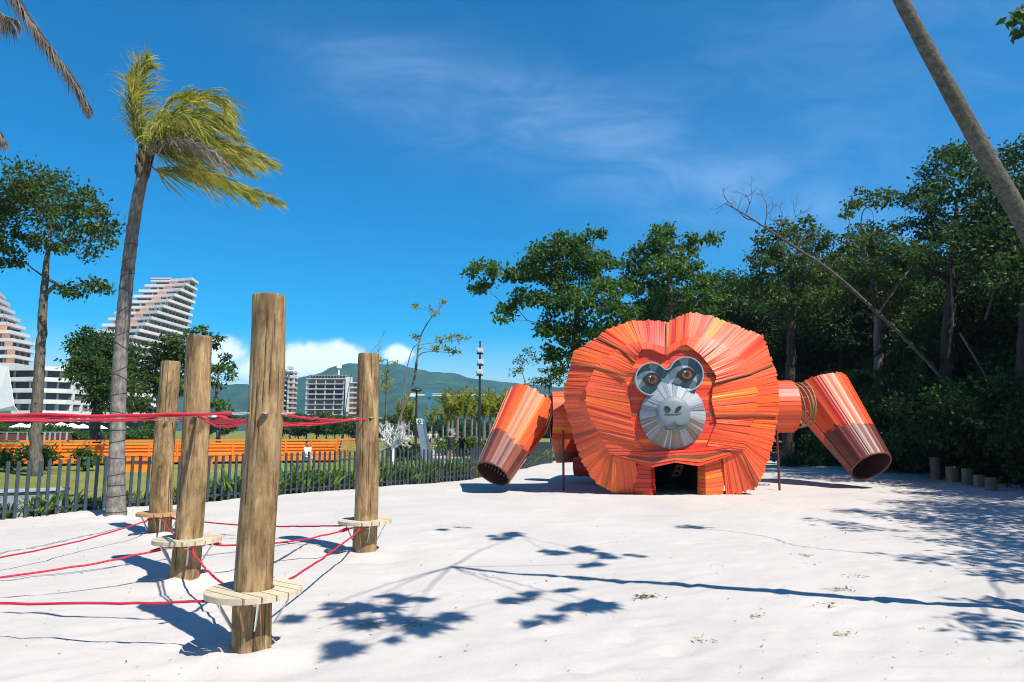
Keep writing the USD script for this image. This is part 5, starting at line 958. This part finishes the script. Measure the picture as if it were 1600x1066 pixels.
for px, y0 in ((683, 648), (697, 640)):
    D = 80; b = at(px, 690, D); b[2] = -.15; t = Thing('street_lamp', f'distant thin lamp post {"left" if px < 690 else "right"} of the walking pair on the path', 'street lamp', b); zt = at(px, y0, D)[2]; t.add('pole', tube([b, (b[0], b[1], zt)], [.06, .045], 8), MAT['dark_metal'], True); t.add('lamp_head', box((b[0]+.2, b[1], zt), (.6, .16, .08)), MAT['dark_metal'])
# leaning sign
D = 31.0
t = Thing('totem_sign', 'tall leaning blue grey sign slab with a green round emblem', 'sign', (at(672, 735, D)[0], D, -.15)); S4 = lambda y, lst: [at(a, b_, y) for a, b_ in lst]
f4 = S4(D, [(649.5, 654), (659.5, 654), (675, 738), (663.5, 738)]); b4 = S4(D+.5, [(654, 655), (663, 656), (677, 736), (666, 736)]); t.add('slab', hexa(np.array(f4), np.array(b4)), MAT['sign_blue'])
sd = S4(D-.01, [(659.6, 656), (663.6, 661), (677, 737), (675.2, 738)]); t.add('side_panel', hexa(np.array(sd), np.array([p+V(0, .3, 0) for p in sd])), MAT['sign_side'])
F2 = lambda yy: (lambda u, v: np.array([at(x, y, yy) for x, y in zip(u, v)]))
t.add('header', plate(sg.Polygon([(649.9, 654.5), (659.2, 654.5), (661.2, 663), (651.6, 663)]), F2(D-.02), V(0, .015, 0)), MAT['sign_pale']); t.add('emblem', plate(sg.Point(655.6, 658.6).buffer(3.0, 16), F2(D-.035), V(0, .015, 0)), MAT['sign_green']); t.add('emblem', plate(sg.Polygon([(654.2, 660), (655.4, 656.6), (657.2, 658.4), (656, 660.2)]), F2(D-.05), V(0, .014, 0)), MAT['sign_pale'])
# white bleached tree and saplings
def branching(t, base, d, ln, rad, depth, seed, m, spread=.6, nchild=(2, 4), name='branches', up=.12, leaf=None):
    r = np.random.default_rng(seed); segs, tips = [], []
    def go(p, d, ln, rr, k):
        q = bez([p, p+d*ln*.5+r.normal(0, .07*ln, 3), p+d*ln+r.normal(0, .05*ln, 3)], 4); segs.append(tube(q, np.linspace(rr, rr*.6, len(q)), 6 if k > 2 else 4, caps=False))
        if k == 0: tips.append(q[-1]); return
        for _ in range(r.integers(*nchild)): go(q[r.integers(max(2, len(q)-5), len(q))], unit(d+r.normal(0, spread, 3)+V(0, 0, up)), ln*r.uniform(.6, .85), rr*.62, k-1)
    go(V(*base), unit(V(*d)), ln, rad, depth); t.add(name, join(segs), MAT[m], True); return np.array(tips)
D = 37.0; b = at(612, 722, D); b[2] = -.15
t = Thing('white_dead_tree', 'bleached white leafless tree behind the fence right of the lone post', 'dead tree', b); t.add('trunk', tube([b, b+V(.03, 0, .5), b+V(.05, 0, .9)], [.13, .11, .09], 10), MAT['bleached'], True)
for k, d in enumerate(((-.8, .1, .8), (-.3, .3, 1), (.3, -.2, 1), (.8, .1, .75), (.1, .4, 1), (.55, -.3, .9), (-.6, -.3, .7), (1, 0, .5))): branching(t, b+V(.05, 0, .8), d, .60, .06, 5, 60+k, 'bleached', .55, (2, 4))
D = 60.0; b = at(705, 700, D); b[2] = -.15
t = Thing('white_dead_tree', 'second bleached white tree, small, far along the path', 'dead tree', b); branching(t, b, (0, 0, 1), .9, .09, 5, 70, 'bleached', .6, (2, 4))
def sapling(label, pts, Yd, rad, blobs, seed, leafm, barkm='bark_pale', dens=.5, ln=.2, extra=(), name='thin_tree'):
    b = at(*pts[0], Yd); b[2] = -.15; t = Thing(name, label, 'tree', b); P = [b]+[at(x, y, Yd) for x, y in pts[1:]]; tree(t, P, np.linspace(rad, .02, 5), pxblobs(blobs, Yd, 1, seed, .3), (ln, .35), leafm, barkm, seed, dens=dens, limb=.4, sub=1.3)
    for k, e in enumerate(extra): t.add('branch', tube(bez([at(x, y, Yd+.1*k) for x, y in e], 6), np.linspace(rad*.45, .012, 6*(len(e)-1)+1), 6), MAT[barkm], True)
    return t
sapling('tall thin tree with few wind blown yellowish leaves above the sign', [(602, 722), (612, 690), (630, 640), (648, 590), (655, 535), (668, 505), (690, 478)], 38, .10, [(700, 528, 9), (712, 526, 9), (722, 529, 7), (690, 530, 7), (700, 546, 5), (712, 548, 4), (680, 545, 4), (676, 486, 6), (692, 473, 5), (650, 478, 4), (650, 525, 5)], 71, 'leaf_gold', dens=.32, extra=([(625, 690), (629, 630), (634, 585), (645, 545), (660, 538), (700, 534)], [(648, 585), (652, 560), (668, 550), (720, 552)]))
sapling('thin upright tree with a yellow green tuft right of the lone post', [(605, 715), (603, 650), (604, 590), (606, 560)], 45, .07, [(603, 590, 9), (605, 602, 9), (604, 580, 6), (617, 566, 3), (595, 562, 3)], 72, 'leaf_gold', 'bark_grey', .8)
t = Thing('bare_sapling', 'leafless thin sapling rising behind the lone right post', 'tree', at(560, 715, 40)); branching(t, (at(560, 715, 40)[0], 40, -.15), (.02, 0, 1), 3.4, .05, 0, 73, 'bark_grey', name='trunk')
for k, d in enumerate(((.05, 0, 1), (.22, .1, 1), (.35, -.1, 1))): branching(t, at(566, 600, 40), d, 1.5, .03, 3, 74+k, 'bark_grey', .2, (1, 3), up=.3)
t = Thing('bare_sapling', 'dark leafless stem leaning before the orange unfinished building', 'tree', at(532, 715, 42)); t.add('stem', tube(bez([at(528, 715, 42), at(536, 672, 42), at(541, 630, 42), (at(549, 585, 42))], 6), np.linspace(.05, .015, 19), 6), MAT['bark_dark'], True)
sapling('small loose tree between the lamp post and the ape', [(828, 715), (826, 660), (822, 610), (815, 575)], 44, .07, [(818, 560, 10), (824, 552, 8), (803, 582, 5), (838, 560, 5), (845, 590, 11), (835, 598, 9), (856, 596, 8), (812, 575, 5)], 78, 'leaf_olive', 'bark_grey', .7)
sapling('dim twiggy tree close behind the left shoulder of the ape', [(862, 715), (860, 650), (858, 600), (855, 572)], 40, .07, [(858, 580, 10), (868, 590, 12), (876, 575, 10), (850, 600, 9), (880, 595, 10)], 79, 'leaf_dark', 'bark_grey', .7)
# row of upright young palms beyond the path
r = np.random.default_rng(45); yp = Thing('young_palm', 'upright yellow green young palm with bundled fronds beside the far path', 'palm', group='young palms lining the far path')
yp.add('trunk', tube([(0, 0, -.2), (0, 0, 1.4), (0, 0, 3.1)], [.17, .15, .13], 8), MAT['bark_pale'], True, local=True)
for k in range(15):
    a = k*2.4; c, s = math.cos(a), math.sin(a); l = r.uniform(.72, 1.08); o = r.uniform(.3, 1.5)
    a_, b_ = frond([(0, 0, 3.0), (c*.2*o, s*.2*o, 3.9*l), (c*.6*o, s*.6*o, 4.9*l), (c*1.1*o+.2, s*1.1*o, 5.4*l)], n=26, ll=.65, wind=V(.2, 0, -.1), r=r, drop=.4, wid=.08, rr=.03)
    p_ = yp.add('frond', b_, MAT['leaf_gold'], local=True); yp.add('frond_stalk', a_, MAT['bark_pale'], local=True, parent=p_)
for k, (px, D, s) in enumerate(((632, 62, .85), (641, 70, .9), (676, 85, .85), (702, 66, 1.0), (708, 74, 1.0), (716, 62, 1.0), (727, 70, 1.08), (738, 78, 1.05), (757, 64, 1.0), (766, 72, 1.05), (776, 66, 1.0), (784, 80, 1.05), (798, 74, .95), (694, 95, .9), (745, 95, 1.0), (812, 85, .9))):
    loc = (X_(px, D), D, -.15)
    if k == 0: yp.place(loc, 0, s)
    else: dup(yp, 'young_palm', loc, r.uniform(0, 360), s)
for k, (px, py, D, R, lab) in enumerate(((636, 705, 40, .85, 'round green shrub at the foot of the short black street lamp'), (705, 706, 48, .8, 'green shrub between the path and the dark dressed pair'), (736, 704, 46, 1.0, 'fresh green shrub left of the tall lamp post foot'), (758, 708, 45, .7, 'small shrub right of the tall lamp post foot'), (70, 716, 31, .55, 'green bush at the foot of the round crowned tree by the orange railing'), (16, 722, 30.5, .5, 'low bush in front of the orange railing at the left edge'), (135, 724, 30.5, .5, 'low bush at the foot of the dark bushy tree'))):
    c = at(px, py, D); bush('park_shrub', lab, (c[0], D, .45), R, 'leaf_fresh', 150+k, .2)
dw = Thing('dark_hedge', 'long dark hedge far behind the young palms', 'hedge', (X_(730, 150), 150, -.2))
rr = np.random.default_rng(46); tree(dw, [(X_(730, 150), 150, -.3), (X_(730, 150), 150, .5), (X_(730, 150), 150, 1)], [.1, .1, .1], [((x, 150+rr.uniform(-2, 2), rr.uniform(.6, 3.2)), rr.uniform(1.2, 1.9)) for x in np.linspace(X_(560, 150), X_(880, 150), 46)], (.5, .55), 'leaf_dark', 'bark_dark', 47, dens=.35, limb=.1, twig=False, name='foliage')
# tree stumps
for k, (px, py, wd, top, lab) in enumerate(((1463.5, 748, 15, 716, 'tallest narrow log stump, left end of the stump row'), (1490, 752, 20, 730, 'broad log stump second from the left in the row'), (1512.5, 757, 16, 733, 'middle log stump of the row at the forest edge'), (1530.5, 762, 15, 743, 'low log stump second from the right in the row'), (1549.5, 766, 16, 747, 'lowest log stump at the right end of the row'))):
    b = gnd(px, py); h = (py-top)/FPX*b[1]; rr_ = wd/2/FPX*b[1]; t = Thing('log_stump', lab, 'stump', b); A = np.arange(20)*2*np.pi/20; ph = k*1.3; zs = [-.15, 0, h*.5, h-.02, h]; rd = [1.04, 1.02, 1, .99, .95]
    v = np.array([[b[0]+rr_*q*(1+.05*math.sin(3*a+ph)+.03*math.sin(7*a))*math.cos(a), b[1]+rr_*q*(1+.05*math.sin(3*a+ph)+.03*math.sin(7*a))*math.sin(a), b[2]+z] for z, q in zip(zs, rd) for a in A])
    f = [[i*20+j, i*20+(j+1) % 20, (i+1)*20+(j+1) % 20, (i+1)*20+j] for i in range(4) for j in range(20)]; t.add('bark', (v, np.array(f)), MAT['stump_wood'], 40)
    t.add('cut_face', (np.vstack([v[-20:], [[b[0], b[1], b[2]+h+.005]]]), np.array([[j, (j+1) % 20, 20] for j in range(20)])), MAT['end_grain'])

# ------------------------------------------------------------------ people
from manifold3d import Manifold
def hullchain(bones, seg=14):
    out = None
    for (a, ra_), (b, rb_) in bones:
        m = Manifold.batch_hull([Manifold.sphere(ra_, seg).translate(tuple(map(float, a))), Manifold.sphere(rb_, seg).translate(tuple(map(float, b)))]); out = m if out is None else out+m
    return out
def person(label, loc, h, rz, arms, legs, top, bottom, hair=True, skirt=False, group=None):
    """arms / legs: per side (elbow, wrist) and (knee, ankle) in a unit of body height, facing -y"""
    t = Thing('person', label, 'person', loc, rz); H = h; p = lambda x, y, z: V(x, y, z)*H
    neck, head, chest, belly, hip = p(0, 0, .83), p(0, -.012, .93), p(0, 0, .74), p(0, 0, .63), p(0, 0, .53)
    B = [((hip, .072*H), (belly, .066*H)), ((belly, .066*H), (chest, .074*H)), ((chest, .05*H), (neck, .03*H)), ((neck, .03*H), (p(0, -.004, .88), .032*H)), ((head+V(0, 0, .012*H), .058*H), (head-V(0, .012*H, .030*H), .042*H)), ((head-V(0, .058*H, .005*H), .008*H), (head-V(0, .060*H, .014*H), .011*H))]
    up_, lo_, sl = [], [], []
    for s, (el, wr), (kn, an) in zip((-1, 1), arms, legs):
        sh, el, wr = p(s*.098, 0, .80), p(*el), p(*wr); B += [((p(s*.04, 0, .80), .045*H), (sh, .036*H)), ((sh, .034*H), (el, .025*H)), ((el, .025*H), (wr, .017*H))]; d = unit(wr-el); sd = unit(np.cross(d, V(0, 1, .2)))
        B.append(((wr, .018*H), (wr+d*.045*H, .022*H)))
        for q in range(4): o = sd*(q-1.5)*.011*H; B.append(((wr+d*.045*H+o, .0065*H), (wr+d*(.082+.008*(q in (1, 2)))*H+o*1.2+V(0, -.008*H, 0), .005*H)))
        B.append(((wr+d*.02*H-sd*.018*H, .008*H), (wr+d*.05*H-sd*.035*H, .006*H)))
        hp, kn, an = p(s*.05, 0, .51), p(*kn), p(*an); B += [((hp, .058*H), (kn, .036*H)), ((kn, .036*H), (an, .022*H)), ((an+V(0, .01*H, -.018*H), .02*H), (an+V(0, -.085*H, -.026*H), .014*H))]
        B.append(((head+V(s*.057*H, 0, -.004*H), .012*H), (head+V(s*.058*H, .004*H, .012*H), .012*H)))
        sl.append((((sh, .041*H), (sh+(el-sh)*.75, .033*H)))); lo_ += [((hp, .064*H), (hp+(kn-hp)*.8, .047*H))]
    t.add('body', hullchain(B), MAT['skin'], True, local=True)
    t.add('shirt', hullchain([((hip, .079*H), (belly, .074*H)), ((belly, .074*H), (chest, .082*H)), ((p(-.06, 0, .79), .048*H), (p(.06, 0, .79), .048*H))]+sl), MAT[top], True, local=True)
    t.add('skirt' if skirt else 'trousers', hullchain([((hip, .082*H), (p(0, 0, .30), .11*H))] if skirt else lo_+[((p(-.03, 0, .53), .07*H), (p(.03, 0, .53), .07*H))]), MAT[bottom], True, local=True)
    for s in (-1, 1): t.add('eye', trimesh.creation.icosphere(1, .007*H).apply_translation(head+V(s*.02*H, -.053*H, .004*H)), MAT['black'], local=True)
    t.add('mouth', box(head+V(0, -.052*H, -.03*H), (.022*H, .006*H, .005*H)), MAT['hoarding_red'], local=True)
    if hair: t.add('hair', hullchain([((head+V(0, .012*H, .022*H), .062*H), (head+V(0, .020*H, -.005*H), .056*H))]), MAT['hair'], True, local=True)
    return t
dn = ((-.13, .01, .62), (-.13, -.03, .47)), ((.13, .01, .62), (.13, -.03, .47)); st = ((-.052, 0, .28), (-.05, .01, .045)), ((.052, 0, .28), (.05, .01, .045)); wk = ((-.05, -.07, .29), (-.05, -.09, .045)), ((.05, .02, .28), (.05, .13, .07))
D = 33.2; person('person with dark hair and white top sitting against the orange railing', (X_(491, D), D-.45, -.56), 1.62, 60, (((-.12, -.08, .64), (-.08, -.2, .56)), ((.13, .03, .63), (.1, -.12, .53))), (((-.06, -.22, .50), (-.06, -.22, .26)), ((.06, -.22, .50), (.06, -.20, .26))), 'cloth_white', 'cloth_grey')
D = 72.0; person('walking person in white shirt and dark shorts, left on the path', (X_(673, D), D, -.13), 1.6, 10, dn, wk, 'cloth_white', 'cloth_black')
D = 74.0; person('walking person in grey shirt and black shorts, right on the path', (X_(683.5, D), D, -.13), 1.6, -12, dn, wk[::-1] if False else wk, 'cloth_grey', 'cloth_black')
D = 43.0; person('person in navy clothes holding both arms out, before the green shrub', (X_(705, D), D, -.13), 1.58, 180, (((-.2, -.02, .74), (-.29, -.06, .70)), ((.2, -.02, .74), (.29, -.06, .70))), st, 'cloth_navy', 'cloth_navy')
D = 42.0; person('person in black standing right beside the navy dressed person', (X_(723, D), D, -.13), 1.5, 160, (((-.15, -.03, .64), (-.10, -.12, .60)), ((.15, -.03, .64), (.10, -.12, .60))), st, 'cloth_black', 'cloth_black')
# ------------------------------------------------------------------ litter on the sand
r = np.random.default_rng(48)
def clump(label, px, py, n, R, mt):
    c = gnd(px, py); c[2] = gz(c[0], c[1]); t = Thing('leaf_litter', label, 'dry leaves', c); P = c+r.normal(0, 1, (n, 3))*V(R, R*.7, .0)+V(0, 0, .012); P[:, 2] += np.abs(r.normal(0, .012, n)); D = r.normal(size=(n, 3))*V(1, 1, .18); Ln = R*r.uniform(.5, 1.2, n)
    t.add('leaf_pile', leaves(P, D, rnd_dirs(r, n, 1.5), Ln, Ln*.28), MAT[mt]); tw_ = [tube([c+V(r.normal(0, R), r.normal(0, R*.6), .015), c+V(r.normal(0, R*1.6), r.normal(0, R*.6), .02)], .004, 4) for _ in range(4)]; t.add('twig', join(tw_), MAT['dry_straw'])
for a in (('brown dried leaf cluster with a straw stalk on the middle of the sand', 1010, 933, 30, .065, 'dry_leaf'), ('pale straw bits on the sand above the cluster', 1256, 872, 16, .07, 'dry_straw'), ('greenish curled leaf on the sand at the trunk shadow', 1292, 947, 8, .06, 'leaf_olive'), ('small dark leaf on the sand in front of the trunk shadow', 1190, 963, 6, .045, 'dry_leaf'), ('lone dark twig and leaf low on the sand', 1098, 1000, 6, .05, 'dry_leaf'), ('dark curled leaf low on the right sand', 1317, 989, 6, .05, 'dry_leaf'), ('dry leaf near the gap of the trunk shadow', 1320, 925, 9, .06, 'dry_leaf'), ('flat dry leaf right of the straw bits', 1335, 905, 7, .06, 'dry_leaf'), ('single curled leaf inside the leaf shadow left of the centre', 830, 933, 6, .05, 'dry_leaf'), ('scraps of leaf left in the shade of the leaf clusters', 578, 975, 8, .06, 'dry_leaf'), ('brown leaf scraps at the right of the big leaf shadow', 645, 978, 9, .06, 'dry_leaf')): clump(*a)
n = 1100; yy_ = 3.0+15*r.random(n)**1.2; xx_ = r.uniform(-.8, .85, n)*yy_; P = np.stack([xx_, yy_, [gz(a, b)+.012 for a, b in zip(xx_, yy_)]], 1); Ln = r.uniform(.008, .04, n)
single('leaf_scraps', leaves(P, r.normal(size=(n, 3))*V(1, 1, .15), rnd_dirs(r, n, 1.5), Ln, Ln*r.uniform(.15, .5, n)), MAT['dry_leaf'], 'tiny leaf scraps and twigs scattered on the sand', 'litter', kind='stuff')
# ------------------------------------------------------------------ haze
hz = usdkit.material(stage, '/World/Looks/haze', {'v': ('principled_volume', {'color': (.42, .68, 1.0), 'density': HAZE, 'anisotropy': .2})}, volume='v.volume')
single('haze', trimesh.creation.box(bounds=[(-3000, -320, -11), (3000, 3650, 262)]), hz, 'thin blue haze over the park and hills', kind='stuff')
